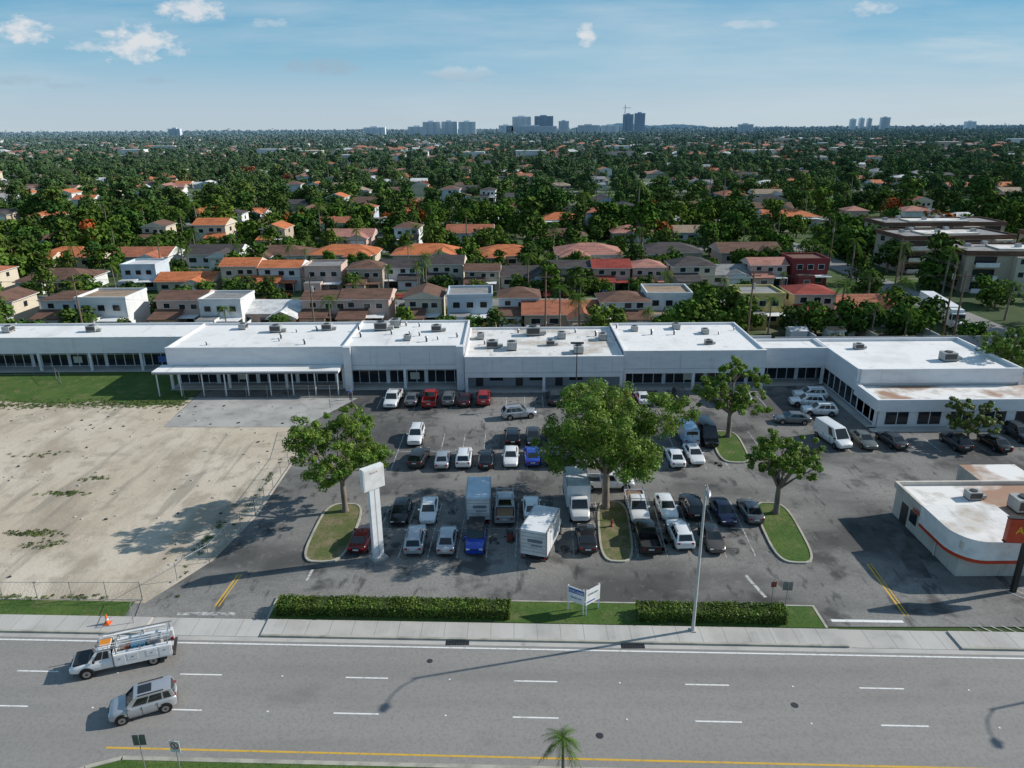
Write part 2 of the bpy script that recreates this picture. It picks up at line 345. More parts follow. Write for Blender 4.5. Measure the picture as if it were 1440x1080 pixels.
# ------------------------------------------------------------------ trees
def near_tree(name, loc, rad_, z0, z1, seed, nclump=170, nleaf=130, lsize=.27, lm=leaf_near, tr=.28):
    rng = np.random.default_rng(seed); rr = random.Random(seed)
    H = z1-z0; cz = z0+H*.5
    lobes = []
    for k in range(14):
        a = 2*math.pi*k/14*1.9+rr.uniform(-.3, .3); q = rr.uniform(.35, .8)*rad_
        lobes.append(Vector((math.cos(a)*q, math.sin(a)*q, cz+rr.uniform(-.36, .3)*H)))
    lobes.append(Vector((0, 0, cz+H*.28)))
    C = []; Rr = []
    for i in range(nclump):
        L = lobes[i % len(lobes)]
        d = Vector(rng.normal(size=3)).normalized(); lr = rad_*rr.uniform(.2, .4)
        p = L+Vector((d.x*lr, d.y*lr, d.z*lr*.62))
        k = math.hypot(p.x, p.y)/rad_
        if k > 1: p.x /= k; p.y /= k
        if p.z > z1-.3: p.z = z1-.3
        if p.z < z0+.3: p.z = z0+rr.uniform(.2, 1.4)
        C.append(p); Rr.append(rad_*rr.uniform(.07, .13))
    q, f = leaves(rng, C, Rr, nleaf, lsize, up=.45)
    m = MB(); fork = z0+H*.05
    m.tube([(0, 0, 0), (.05, 0, .4), (.1*rr.uniform(-1, 1), .1, fork*.6), (0, 0, fork+.3)], [tr*1.5, tr*1.1, tr, tr*.8], 9, bark)
    for L in lobes:
        mid = Vector((L.x*.45, L.y*.45, fork+(L.z-fork)*.4))+Vector((rr.uniform(-.3, .3), rr.uniform(-.3, .3), 0))
        m.tube([(0, 0, fork*.85), mid, L], [tr*.55, tr*.3, tr*.12], 6, bark, cap=False)
        for j in range(4):
            e = L+Vector((rr.uniform(-1, 1), rr.uniform(-1, 1), rr.uniform(-.3, .7)))*rad_*.28
            m.tube([mid.lerp(L, rr.uniform(.3, .9)), e], [tr*.15, tr*.04], 5, bark, cap=False)
    place(name, npmesh(name, [(m.v, m.f, bark, True), (q, f, lm, False)]), loc)
near_tree('shade_tree', (-17.2, 65.6, .1), 5.5, 3.5, 10.9, 3, 215, 115, .24)
near_tree('shade_tree', (9.5, 66.0, .1), 8.1, 3.9, 13.7, 4, 370, 135, .25, tr=.36)
near_tree('shade_tree', (27.2, 83.8, .1), 4.6, 3.3, 10.0, 5, 150, 100)
near_tree('shade_tree', (26.6, 64.6, .1), 4.0, 2.9, 8.9, 6, 140, 100, .24)
near_tree('ornamental_tree', (56.3, 81.8, 0), 3.3, 1.4, 5.8, 8, 90, 90, lm=leaf_bush, tr=.16)
near_tree('shade_tree', (72, 99.5, 0), 5.5, 2.8, 10, 9, 150, 90)

def broadleaf_mesh(name, seed, lm, tall=1., wide=1., ncl=17, per=40, ls=.9):
    rng = np.random.default_rng(seed); rr = random.Random(seed); C = []; Rr = []
    for i in range(ncl):
        a = rr.uniform(0, 6.28); q = rr.uniform(.1, 1)**.7*3.3; z = rr.uniform(1.8, 6.2)*tall
        q *= (1-abs(z/tall-3.6)/6.5)*wide
        C.append((math.cos(a)*q, math.sin(a)*q, z)); Rr.append(rr.uniform(1.0, 2.0))
    q, f = leaves(rng, C, Rr, per, ls, up=.45, shell=.25)
    m = MB(); m.tube([(0, 0, 0), (.1, 0, 2), (0, 0, 4)], [.28, .2, .1], 6, bark)
    for c in C[:5]: m.tube([(0, 0, 2), c], [.13, .04], 5, bark)
    return npmesh(name, [(m.v, m.f, bark, True), (q, f, lm, False)])
def palm_mesh(name, seed, H=7, fr=2.3, nf=22, thin=.16):
    rr = random.Random(seed); m = MB()
    bx, by = rr.uniform(-.4, .4), rr.uniform(-.4, .4)
    m.tube([(0, 0, 0), (bx*.3, by*.3, H*.5), (bx, by, H)], [thin*1.3, thin, thin*.8], 7, bark)
    for i in range(nf):
        a = 6.283*i/nf*2.4+rr.uniform(-.2, .2); el = rr.uniform(-.5, 1.1); L = fr*rr.uniform(.8, 1.1)
        pts = []
        for k in range(6):
            t = k/5; rr_ = L*t*math.cos(el*(1-t*.4)); z = L*(math.sin(el)*t-.75*t*t)
            pts.append(Vector((bx+math.cos(a)*rr_, by+math.sin(a)*rr_, H+z)))
        sd = Vector((-math.sin(a), math.cos(a), 0))
        for k in range(5):
            p, q = pts[k], pts[k+1]; w = fr*.24*math.sin(math.pi*min(1, (k+.9)/5.6))
            for sg in (-1, 1):
                for j in range(3):
                    u = j/3; b0 = p.lerp(q, u); b1 = p.lerp(q, u+.2)
                    tip = b0.lerp(b1, .5)+(q-p)*.7+sd*sg*w-Vector((0, 0, w*.45))
                    m.add([b0, b1, tip], [(0, 1, 2)], palm_m)
    return m.mesh(name)
BT = [(1, 1), (1.2, .9), (.8, 1.15), (1., 1.), (.65, 1.25), (1.35, .8)]
BL = [broadleaf_mesh('broadleaf_tree', 20+i, leaf_far, a, w_) for i, (a, w_) in enumerate(BT)]
BF = [broadleaf_mesh('far_broadleaf_tree', 60+i, leaf_far, a, w_, 12, 12, 1.7) for i, (a, w_) in enumerate(BT[:4])]
FL = broadleaf_mesh('flame_tree', 31, leaf_flame, .8)
PM = [palm_mesh('palm_tree', 40, 7), palm_mesh('palm_tree', 41, 9.5, 2.5)]
place('young_palm_tree', palm_mesh('young_palm', 44, 3.0, 1.35, 26, .09), (2.9, 33.1, .13))

# ------------------------------------------------------------------ vehicles
def paint(name, c, metal=.2): return P('car_paint_'+name, c, .28, metal, .8, .02)
PC = {'white': (.8, .8, .79), 'silver': (.45, .46, .48), 'grey': (.17, .175, .18), 'dark': (.035, .037, .042), 'black': (.012, .012, .014), 'red': (.36, .015, .012),
      'maroon': (.06, .006, .008), 'blue': (.015, .06, .42), 'brown': (.12, .1, .085), 'lightblue': (.35, .52, .68), 'navy': (.02, .03, .08), 'olive': (.16, .17, .15)}
def loft(mb, st, mat):
    vs = []
    for x, zl, zt, hw in st:
        H = zt-zl
        half = [(hw*.86, zl), (hw*.97, zl+H*.18), (hw, zl+H*.5), (hw*.975, zl+H*.8), (hw*.93, zt-.03), (hw*.8, zt+.0)]
        ring = half+[(0, zt+.03)]+[(-y, z) for y, z in reversed(half)]
        vs += [(x, y, z) for y, z in ring]
    n = 13; k = len(st)
    mb.add(vs, [(i*n+j, (i+1)*n+j, (i+1)*n+(j+1) % n, i*n+(j+1) % n) for i in range(k-1) for j in range(n)], mat, True)
    mb.add(vs[:n], [tuple(range(n))], mat); mb.add(vs[-n:], [tuple(reversed(range(n)))], mat)
def cabin(mb, xa, xb, xc, xd, zb, zr, hb, hr, wins, mat, rear=True, rg=(.08, .92)):
    A, D = [(xa, -hb, zb), (xa, hb, zb)], [(xd, -hb, zb), (xd, hb, zb)]
    B, C = [(xb, -hr, zr), (xb, hr, zr)], [(xc, -hr, zr), (xc, hr, zr)]
    S0 = (A[0], D[0], C[0], B[0]); S1 = (D[1], A[1], B[1], C[1]); F = (D[0], D[1], C[1], C[0]); B_ = (A[1], A[0], B[0], B[1])
    for q in (S0, S1, F, B_): mb.quad(q, mat)
    i = .12; zz = zr+.045
    I = [(xb+.25, -hr+i, zz), (xc-.25, -hr+i, zz), (xc-.25, hr-i, zz), (xb+.25, hr-i, zz)]
    vs = [B[0], C[0], C[1], B[1]]+I
    mb.add(vs, [(0, 1, 5, 4), (1, 2, 6, 5), (2, 3, 7, 6), (3, 0, 4, 7), (4, 5, 6, 7)], mat, True)
    mb.patch(F, .06, .94, .1, .93, .012, dglass)
    if rear: mb.patch(B_, .1, .9, rg[0]+.1, rg[1], .012, dglass)
    for u0, u1 in wins:
        mb.patch(S0, u0, u1, .16, .88, .012, dglass); mb.patch(S1, 1-u1, 1-u0, .16, .88, .012, dglass)
def wheel(mb, x, y, r=.33, w=.22):
    sg = 1 if y > 0 else -1; seg = 18
    for rr_, a, b, mt in ((r+.07, -.05, .006, black), (r, -w, .03, tire_m), (r*.62, 0, .042, rim_m), (r*.2, 0, .05, black)):
        z = r if rr_ != r+.07 else r+.03
        mb.tube([(x, y+sg*a, z), (x, y+sg*b, z)], [rr_, rr_], seg, mt, False)
def ends(mb, xf, xr, hw, zf, zr_, grille=True):
    for sg in (-1, 1):
        a, b = sorted((sg*hw*.52, sg*hw*.9)); mb.box(xf-.25, xf-.01, a, b, zf-.07, zf+.07, head_m)
        a, b = sorted((sg*hw*.62, sg*hw*.93)); mb.box(xr+.0, xr+.2, a, b, zr_-.1, zr_+.08, tail_m)
        mb.box(xf-.2, xf-.2+.01, a, b, .3, .4, black)
    mb.box(xf-.2, xf+.015, -hw*.45, hw*.45, zf-.12, zf+.05, black)
    mb.box(xf-.2, xf+.01, -hw*.6, hw*.6, .32, .46, black)
    mb.box(xr-.02, xr+.2, -.26, .26, zr_-.16, zr_-.02, P('number_plate', (.6, .6, .58)))
    mb.box(xr-.012, xr+.2, -hw*.7, hw*.7, .3, .44, black)
def mirrors(mb, x, hw, z, mat):
    for sg in (-1, 1):
        a, b = sorted((sg*(hw-.05), sg*(hw+.17))); mb.box(x-.07, x+.07, a, b, z, z+.15, mat)
def seams(mb, xs, hw, z0, z1):
    for x in xs:
        for sg in (-1, 1):
            a, b = sorted((sg*hw*.96, sg*(hw+.003))); mb.box(x-.012, x+.012, a, b, z0, z1, black)
_vm = {}
def vehicle_mesh(kind, color):
    key = kind+color
    if key in _vm: return _vm[key]
    pt = paint(color, PC[color], .15 if color in ('white', 'blue', 'red') else .45); mb = MB()
    if kind == 'sedan':
        st = [(-2.33, .42, .82, .68), (-2.25, .3, .95, .82), (-1.9, .22, 1.0, .89), (-1.2, .2, .99, .91), (0, .2, .96, .915), (1.0, .2, .93, .91), (1.7, .22, .86, .88), (2.15, .27, .74, .8), (2.33, .36, .62, .66)]
        loft(mb, st, pt); cabin(mb, -1.85, -1.05, .3, 1.15, .93, 1.42, .79, .62, [(.13, .42), (.45, .8)], pt)
        for x in (-1.4, 1.42):
            for y in (-.9, .9): wheel(mb, x, y)
        ends(mb, 2.3, -2.34, .76, .62, .8); mirrors(mb, .72, .86, .95, pt); seams(mb, (-.95, .0, .95), .915, .35, .85)
    elif kind in ('suv', 'jeep'):
        j = kind == 'jeep'
        st = [(-2.32, .48, .95, .78), (-2.27, .34, 1.08, .88), (-1.9, .27, 1.1, .93), (-1, .25, 1.08, .95), (1.0, .25, 1.05, .95), (1.7, .27, 1.0, .92), (2.15, .3, .92, .86), (2.32, .4, .75, .74)]
        loft(mb, st, pt)
        top = black if j else pt
        if j: cabin(mb, -2.2, -2.1, .45, .8, 1.05, 1.78, .84, .76, [(.05, .3), (.34, .6), (.64, .93)], top)
        else: cabin(mb, -2.25, -1.85, .25, 1.05, 1.02, 1.66, .83, .68, [(.1, .3), (.33, .56), (.59, .84)], pt)
        for x in (-1.4, 1.42):
            for y in (-.935, .935): wheel(mb, x, y, .4 if j else .37)
        ends(mb, 2.3, -2.33, .84, .8, .95); mirrors(mb, .7, .9, 1.06, pt); seams(mb, (-1.0, 0, .95), .95, .42, 1.0)
        if j: mb.tube([(-2.3, 0, .95), (-2.55, 0, .95)], [.38, .38], 16, tire_m, False)
        else:
            for sg in (-1, 1): mb.box(-1.5, .1, sg*.6-.02, sg*.6+.02, 1.71, 1.75, dsteel)
    elif kind in ('pickup', 'rackpickup'):
        st = [(-.72, .35, 1.15, .97), (.6, .33, 1.13, .98), (1.4, .33, 1.12, .98), (2.2, .36, 1.08, .96), (2.65, .4, 1.0, .92), (2.8, .5, .85, .84)]
        loft(mb, st, pt); cabin(mb, -.72, -.55, .75, 1.45, 1.08, 1.84, .87, .73, [(.1, .38), (.42, .76)], pt)
        mb.box(-2.85, -.74, -.9, .9, .5, .72, dsteel)
        for sg in (-1, 1):
            a, b = sorted((sg*.9, sg*.98)); mb.box(-2.85, -.74, a, b, .45, 1.18, pt)
        mb.box(-2.9, -2.8, -.9, .9, .5, 1.15, pt); mb.box(-.8, -.73, -.9, .9, .5, 1.2, pt)
        for x in (-1.95, 1.85):
            for y in (-.965, .965): wheel(mb, x, y, .41, .27)
        ends(mb, 2.8, -2.9, .88, .86, .95); mirrors(mb, 1.0, .95, 1.15, pt); seams(mb, (-.3, .9), .98, .5, 1.05)
        if kind == 'rackpickup':
            for x in (-2.6, -.9, 1.0):
                for sg in (-1, 1): mb.box(x-.04, x+.04, sg*.93-.03, sg*.93+.03, 1.1, 2.1, steel)
                mb.box(x-.04, x+.04, -.96, .96, 2.1, 2.16, steel)
            for sg in (-1, 1): mb.box(-2.7, 1.2, sg*.8-.03, sg*.8+.03, 2.16, 2.2, steel)
            mb.box(-2.6, -1.0, -.8, .8, .72, 1.05, P('cargo', (.3, .18, .1)))
    elif kind == 'van':
        st = [(-2.85, .4, 1.25, .93), (-2.75, .32, 1.3, 1.0), (0, .3, 1.3, 1.01), (1.6, .3, 1.28, 1.0), (2.3, .34, 1.15, .97), (2.75, .4, .98, .9), (2.88, .5, .8, .8)]
        loft(mb, st, pt); cabin(mb, -2.83, -2.72, 1.1, 2.15, 1.2, 2.42, .96, .82, [(.68, .86)], pt, True, (.4, .85))
        for x in (-1.85, 1.85):
            for y in (-.99, .99): wheel(mb, x, y, .37, .24)
        ends(mb, 2.85, -2.87, .9, .82, 1.1); mirrors(mb, 1.75, .98, 1.3, black); seams(mb, (-.6, .8, 1.7), 1.01, .5, 1.2)
        mb.box(-2.85, -2.81, -.01, .01, .5, 2.3, black)
    elif kind == 'boxtruck':
        wb = P('cargo_box_white', (.72, .73, .74), .5) if color == 'white' else P('cargo_box_blue', (.5, .6, .68), .5)
        bz = 3.3
        mb.box(-3.4, 1.0, -1.18, 1.18, .95, bz, wb)
        for x in np.arange(-3.3, 1.0, .55):
            for sg in (-1, 1):
                a, b = sorted((sg*1.18, sg*1.195)); mb.box(x, x+.04, a, b, 1.0, bz-.05, steel)
        for sg in (-1, 1):
            a, b = sorted((sg*1.1, sg*1.2)); mb.box(-3.42, 1.02, a, b, bz-.06, bz+.03, steel); mb.box(-3.43, -3.36, a, b, .95, bz, steel)
        mb.box(-3.43, -3.4, -1.05, 1.05, 1.05, bz-.15, P('roll_door', (.6, .61, .62), .5))
        for z in np.arange(1.3, 3.1, .35): mb.box(-3.44, -3.43, -1.05, 1.05, z, z+.02, dsteel)
        mb.box(-3.46, -3.445, -.8, .5, 2.2, 2.5, P('lettering_panel', (.15, .17, .22))); mb.box(-3.46, -3.445, -.8, .2, 1.85, 1.95, P('lettering_panel', (.15, .17, .22)))
        mb.box(-3.3, 2.6, -.45, .45, .55, .9, black); mb.box(-3.5, -3.35, -1.1, 1.1, .5, .62, dsteel)
        for sg in (-1, 1): mb.box(-3.45, -3.4, sg*1.0-.08, sg*1.0+.08, .7, .82, tail_m)
        st = [(1.08, .5, 1.4, 1.0), (1.9, .5, 1.4, 1.0), (2.5, .5, 1.3, .98), (2.95, .5, 1.15, .9), (3.1, .55, 1.0, .82)]
        loft(mb, st, pt); cabin(mb, 1.08, 1.15, 1.75, 2.35, 1.35, 2.25, .93, .82, [(.2, .75)], pt)
        for x in (-2.1, 2.2):
            for y in (-.98, .98): wheel(mb, x, y, .43, .32)
        ends(mb, 3.08, 1.1, .88, .95, .9)
    elif kind == 'utility':
        st = [(.6, .45, 1.25, .98), (1.6, .45, 1.22, 1.0), (2.4, .45, 1.18, .98), (3.0, .48, 1.1, .95), (3.3, .52, 1.0, .9), (3.42, .6, .85, .82)]
        loft(mb, st, pt); cabin(mb, .6, .68, 1.55, 2.2, 1.2, 2.0, .9, .76, [(.12, .42), (.46, .8)], pt)
        mb.box(2.2, 3.15, -.78, .78, 1.12, 1.235, black)
        for sg in (-1, 1):
            a, b = sorted((sg*.62, sg*1.08)); mb.box(-3.3, .45, a, b, .62, 1.55, pt)
            for k, x in enumerate((-3.2, -2.35, -1.1, -.25)):
                c, d = sorted((sg*1.08, sg*1.095)); mb.box(x, x+.68, c, d, .98 if k in (1, 2) else .72, 1.48, trimw)
                c, d = sorted((sg*1.095, sg*1.11)); mb.box(x+.28, x+.4, c, d, 1.2, 1.25, dsteel)
        mb.box(-3.35, .45, -.62, .62, .6, .8, dsteel); mb.box(.42, .5, -1.05, 1.05, .7, 1.75, pt)
        for x in (-3.1, -1.3, .3):
            for sg in (-1, 1): mb.box(x-.04, x+.04, sg*.9-.04, sg*.9+.04, 1.5, 2.05, steel)
            mb.box(x-.04, x+.04, -1, 1, 2.05, 2.12, steel)
        for sg in (-1, 1): mb.box(-3.3, 1.6, sg*.95-.03, sg*.95+.03, 2.12, 2.19, steel)
        for x in np.arange(-3.2, 1.2, .33): mb.box(x, x+.03, .5, .8, 2.21, 2.24, steel)
        for y in (.5, .8): mb.box(-3.3, 1.3, y-.02, y+.02, 2.2, 2.26, trimw)
        mb.tube([(-2.9, -.55, 2.22), (1.2, -.5, 2.25)], [.08, .08], 8, trimw)
        mb.box(-2.6, -1.9, -.5, .4, .8, 1.7, P('tool_box', (.3, .3, .32))); mb.box(-1.5, -.6, -.45, .45, .8, 1.6, P('blue_tarp', (.05, .2, .35)))
        mb.tube([(-.3, 0, .8), (-.3, 0, 1.5)], [.25, .25], 12, P('orange_drum', (.4, .12, .05)))
        mb.box(-3.5, -3.3, -1.0, 1.0, .5, .62, dsteel)
        mb.box(.7, 1.4, -.35, .35, 2.06, 2.14, P('amber_beacon', (.7, .25, .02)))
        for x in (-2.0, 2.35):
            for y in (-1.0, 1.0): wheel(mb, x, y, .42, .28)
        ends(mb, 3.42, -3.3, .9, .9, .9); mirrors(mb, 1.75, 1.0, 1.3, black)
    elif kind == 'boxy':
        st = [(-1.98, .45, .98, .78), (-1.93, .32, 1.06, .86), (-1.5, .25, 1.06, .89), (0, .24, 1.04, .9), (1.0, .24, 1.02, .9), (1.6, .26, .98, .88), (1.92, .3, .88, .8), (2.0, .42, .7, .7)]
        loft(mb, st, pt); cabin(mb, -1.93, -1.72, .45, 1.05, 1.0, 1.6, .8, .69, [(.07, .22), (.26, .55), (.58, .87)], pt)
        for x in (-1.25, 1.27):
            for y in (-.885, .885): wheel(mb, x, y, .35)
        ends(mb, 1.98, -1.98, .78, .78, 1.0); mirrors(mb, .75, .85, 1.02, pt); seams(mb, (-.85, .05, .9), .9, .38, .98)
        mb.box(-.6, .2, -.4, .4, 1.648, 1.655, dglass)
        for sg in (-1, 1): mb.box(-1.3, .2, sg*.62-.02, sg*.62+.02, 1.63, 1.69, dsteel)
    _vm[key] = mb.mesh(kind); return _vm[key]
NM = {'sedan': 'parked_sedan', 'suv': 'parked_suv', 'jeep': 'parked_off_road_car', 'pickup': 'parked_pickup_truck', 'rackpickup': 'parked_pickup_truck', 'van': 'parked_van', 'boxtruck': 'parked_box_truck'}
up, dn = 90, -90
V = [('sedan', 'maroon', -14.2, 59.6, up-6), ('suv', 'silver', -9.2, 59.3, up), ('sedan', 'silver', -6.2, 59.3, up), ('jeep', 'blue', -3.5, 59.3, dn), ('sedan', 'dark', 6.9, 59.4, up), ('pickup', 'black', 12.6, 59.6, up), ('suv', 'white', 15.8, 59.9, up+3), ('sedan', 'brown', 18.7, 59.3, dn),
     ('sedan', 'black', -11.3, 64.6, dn), ('sedan', 'white', -8.5, 64.8, dn), ('boxtruck', 'lightblue', -3.4, 65.6, up), ('rackpickup', 'silver', -.8, 65.2, up), ('sedan', 'white', 1.9, 65.2, up), ('boxtruck', 'white', 6.6, 65.6, dn),
     ('rackpickup', 'white', 12.6, 65.0, dn), ('sedan', 'white', 15.6, 65.2, dn), ('suv', 'black', 18.2, 65.2, up), ('sedan', 'navy', 21.1, 64.2, dn), ('sedan', 'grey', 23.9, 64.4, up), ('pickup', 'white', 10.3, 70.5, 0),
     ('suv', 'dark', -11.0, 77.3, up-8), ('sedan', 'silver', -8.2, 76.9, up), ('suv', 'white', -5.7, 77.2, up), ('sedan', 'black', -3.1, 76.9, up), ('sedan', 'white', -.2, 77.4, dn), ('sedan', 'blue', 2.3, 77.6, up), ('suv', 'dark', 4.9, 77.3, up), ('sedan', 'silver', 8, 77.3, up),
     ('sedan', 'white', 19.0, 76.9, up), ('sedan', 'white', 21.4, 77.7, dn), ('suv', 'white', -12.1, 83.6, dn), ('suv', 'black', 0, 83.2, up), ('sedan', 'dark', 2.6, 83.2, dn), ('sedan', 'grey', 5.2, 83, dn), ('van', 'lightblue', 21.8, 83.2, up), ('van', 'black', 24.2, 82.9, dn),
     ('sedan', 'grey', 13, 83, dn), ('suv', 'silver', .9, 91, 12),
     ('pickup', 'white', -17, 96.6, dn), ('sedan', 'grey', -14.3, 97, up), ('pickup', 'red', -11.7, 96.8, up), ('suv', 'grey', -9.1, 97, up), ('sedan', 'maroon', -6.7, 96.7, up), ('suv', 'red', -4.1, 97.1, up),
     ('suv', 'dark', 6, 96.9, up), ('sedan', 'grey', 8.6, 96.9, up), ('sedan', 'red', 16.2, 96.7, up), ('sedan', 'white', 18.6, 96.7, up), ('suv', 'dark', 21.2, 96.7, up), ('suv', 'black', 24.0, 96.5, dn), ('sedan', 'grey', 29.5, 96.5, up), ('sedan', 'white', 33, 96.6, up),
     ('suv', 'white', 41.3, 94.6, 172), ('suv', 'white', 41.7, 91.3, 172), ('sedan', 'grey', 37, 88.5, 175), ('suv', 'white', 42.8, 97.4, 176),
     ('van', 'white', 39.6, 82.0, -80), ('sedan', 'olive', 43.2, 81.5, dn), ('sedan', 'dark', 46.6, 81.5, up+5), ('suv', 'dark', 54, 80.6, up), ('sedan', 'black', 58.6, 80.4, up), ('suv', 'dark', 63.3, 82.8, dn)]
for k, c, x, y, h in V:
    place(NM[k], vehicle_mesh(k, c), (x, y, .004), rad(h+R.uniform(-1.5, 1.5)), R.uniform(.97, 1.02))
place('utility_truck', vehicle_mesh('utility', 'white'), (-28.6, 43.5, .002), rad(180+19))
place('compact_car', vehicle_mesh('boxy', 'silver'), (-25.0, 38.9, .002), rad(180+24), 1.04)
place('parked_box_truck', vehicle_mesh('boxtruck', 'white'), (2.9, 59.2, .004), rad(72), 1.05)

# ------------------------------------------------------------------ shopping centre
def section(mb, x0, x1, yf, yb, zr, zf, par=.35, rec=2.4, wall=stucco, cols=8., roofm=white_roof, shop=True):
    x0 += .004; x1 -= .004
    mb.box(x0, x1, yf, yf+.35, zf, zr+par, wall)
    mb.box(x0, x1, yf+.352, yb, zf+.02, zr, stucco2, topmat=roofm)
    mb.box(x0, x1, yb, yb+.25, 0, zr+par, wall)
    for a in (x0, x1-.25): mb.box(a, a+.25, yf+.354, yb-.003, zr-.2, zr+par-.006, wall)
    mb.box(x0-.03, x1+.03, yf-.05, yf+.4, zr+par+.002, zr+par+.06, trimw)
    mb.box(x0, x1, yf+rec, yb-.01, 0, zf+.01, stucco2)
    yg = yf+rec
    if shop:
        mb.box(x0+.3, x1-.3, yg-.05, yg+.05, .35, zf-.5, glass)
        n = int((x1-x0)/1.5)
        for i in range(n+1):
            x = x0+.3+(x1-x0-.6)*i/n; w = .05 if i % 4 else .28
            mb.box(x-w, x+w, yg-.1, yg-.04, .1, zf-.45, trimw if i % 4 else wall)
        mb.box(x0+.3, x1-.3, yg-.09, yg-.05, 2.2, 2.28, trimw)
        for k in range(int((x1-x0)/7)):
            sx = x0+2+k*7; c = R.choice([(.5, .05, .04), (.06, .12, .4), (.7, .7, .65), (.05, .25, .12)])
            mb.box(sx, sx+3, yg-.16, yg-.1, zf-.42, zf-.05, P('shop_sign_%d' % int(c[0]*100), c))
            if k % 2: mb.box(sx+.5, sx+1.9, yg-.13, yg-.11, .8, 1.9, P('window_poster_%d' % (k % 4), R.choice([(.6, .6, .5), (.1, .2, .5), (.5, .3, .05)])))
    else:
        for k in range(int((x1-x0)/6)):
            mb.box(x0+1.5+k*6, x0+2.6+k*6, yg-.06, yg-.01, 0, 2.2, dsteel)
            mb.box(x0+3.6+k*6, x0+5.6+k*6, yg-.06, yg-.01, 1, 2.3, glass)
    k = max(1, int((x1-x0)/cols))
    for i in range(k+1):
        x = x0+.25+(x1-x0-.5)*i/k; mb.box(x-.2, x+.2, yf+.01, yf+.33, 0, zf+.003, wall)
    mb.box(x0, x1, yf-.3, yg, .006, .15, concrete)
b = MB()
section(b, -110, -51.6, 112, 121, 5.4, 3.1)
section(b, -51.5, -25.1, 103, 117.5, 6.2, 3.9)
b.box(-52.5, -25.3, 99.9, 103.3, 3.45, 3.85, stucco, topmat=white_roof)
for x in np.arange(-52, -25.5, 3.3): b.box(x-.07, x+.07, 100.1, 100.24, 0, 3.45, trimw)
b.box(-52.5, -25.3, 99.85, 99.898, 3.5, 3.62, dsteel)
section(b, -25.05, -7.0, 102.5, 117.5, 6.4, 3.1)
for x in (-24.9, -8.2): b.box(x, x+1.1, 101.9, 102.49, 0, 6.8, stucco)
section(b, -6.95, 16.4, 100.9, 117.5, 5.1, 2.3, shop=False, roofm=dirty_roof)
section(b, 16.45, 37.4, 101.4, 117.5, 5.7, 2.6)
section(b, 37.45, 47.0, 103.0, 108, 5.5, 2.8)
for (x0, x1, y, z) in ((-6.9, 16.4, 100.9, 3.0), (16.5, 37.4, 101.4, 3.3), (-25, -7, 102.5, 3.8)):
    b.box(x0, x1, y-.012, y, z, z+.06, stucco2)
    for x in np.arange(x0+4, x1, 4.4): b.box(x, x+.04, y-.01, y-.001, z+.07, z+2.1, stucco2)
b.box(47.35, 69, 93.1, 108, 0, 5.4, stucco, topmat=white_roof)
b.box(47.0, 47.346, 93, 108.2, 2.8, 5.9, stucco); b.box(47.35, 69, 92.75, 93.09, 3.9, 5.9, stucco); b.box(69.01, 69.3, 92.75, 108.2, 0, 5.9, stucco); b.box(47.35, 69, 108.01, 108.25, 0, 5.9, stucco)
b.box(47.3, 78, 86.5, 92.74, 0, 3.5, stucco, topmat=rust_roof)
b.box(46.7, 47.29, 86.2, 92.7, 2.4, 3.95, stucco); b.box(47.3, 78, 86.2, 86.49, 2.3, 3.95, stucco)
for y in np.arange(87, 107, 1.9):
    b.box(47.3 if y < 92 else 47.32, 47.34, y, y+1.6, .3, 2.5, glass)
    if int(y) % 2: b.box(46.9, 47.2, y-.28, y-.02, 0, 2.79 if y > 93 else 2.39, stucco)
for x in np.arange(48.2, 77, 4.2):
    b.box(x, x+2.9, 86.42, 86.48, .5, 2.2, glass); b.box(x+1.4, x+1.48, 86.38, 86.42, .5, 2.2, trimw)
b.box(46, 47.0, 86, 103, .006, .15, concrete); b.box(46, 78, 84.9, 86.4, .006, .15, concrete)
b.build('shopping_centre', shear=0)
def ac(x, y, z, s=1., rot=0):
    m = MB(); gm = P('ac_unit_metal', (.36, .37, .36), .6); m.box(-.8, .8, -.6, .6, .15, 1.05, gm); m.box(-.7, .7, -.64, -.6, .3, .9, dsteel)
    m.tube([(0, 0, 1.05), (0, 0, 1.15)], [.42, .42], 14, dsteel, False)
    for a in (-.7, .7): m.box(a-.06, a+.06, -.6, .6, 0, .15, dsteel)
    m.box(.8, 1.5, -.3, .3, .1, .5, gm); m.build('rooftop_ac_unit', (x, y, z), rot, sc=s)
for x, y, z, sc in ((-21, 113, 6.4, 1.3), (-19, 115, 6.4, 1.2), (-12, 112, 6.4, 1), (-30, 114, 6.2, 1), (-38, 113, 6.2, 1.1), (-44, 115, 6.2, .9), (-3, 107, 5.1, 1.1), (0, 106, 5.1, 1.2), (3.5, 114, 5.1, 1.4), (8, 112, 5.1, 1), (10, 104, 5.1, 1.1), (14.5, 111, 5.1, 1),
                 (-5, 112, 5.1, .9), (20, 114, 5.7, .8), (27, 115, 5.7, .9), (31, 112, 5.7, .8), (-70, 117, 5.4, 1), (-84, 117, 5.4, 1), (62, 98, 5.4, 1.2), (30, 106, 5.7, .7), (52, 104, 5.4, .8), (6, 108, 5.1, .8), (-16, 107, 6.4, .8)):
    ac(x, y, z, sc, R.choice((0, 1.57)))
for i in range(32):
    x = R.uniform(-50, 46); y = R.uniform(105, 116)
    if x > 37: continue
    z = 6.2 if x < -25 else 6.4 if x < -7 else 5.1 if x < 16.4 else 5.7
    m = MB(); m.tube([(0, 0, 0), (0, 0, .5)], [.1, .1], 8, dsteel); m.tube([(0, 0, .5), (0, 0, .62)], [.2, .12], 8, steel); m.build('roof_vent', (x, y, z), sc=R.uniform(.8, 1.5))

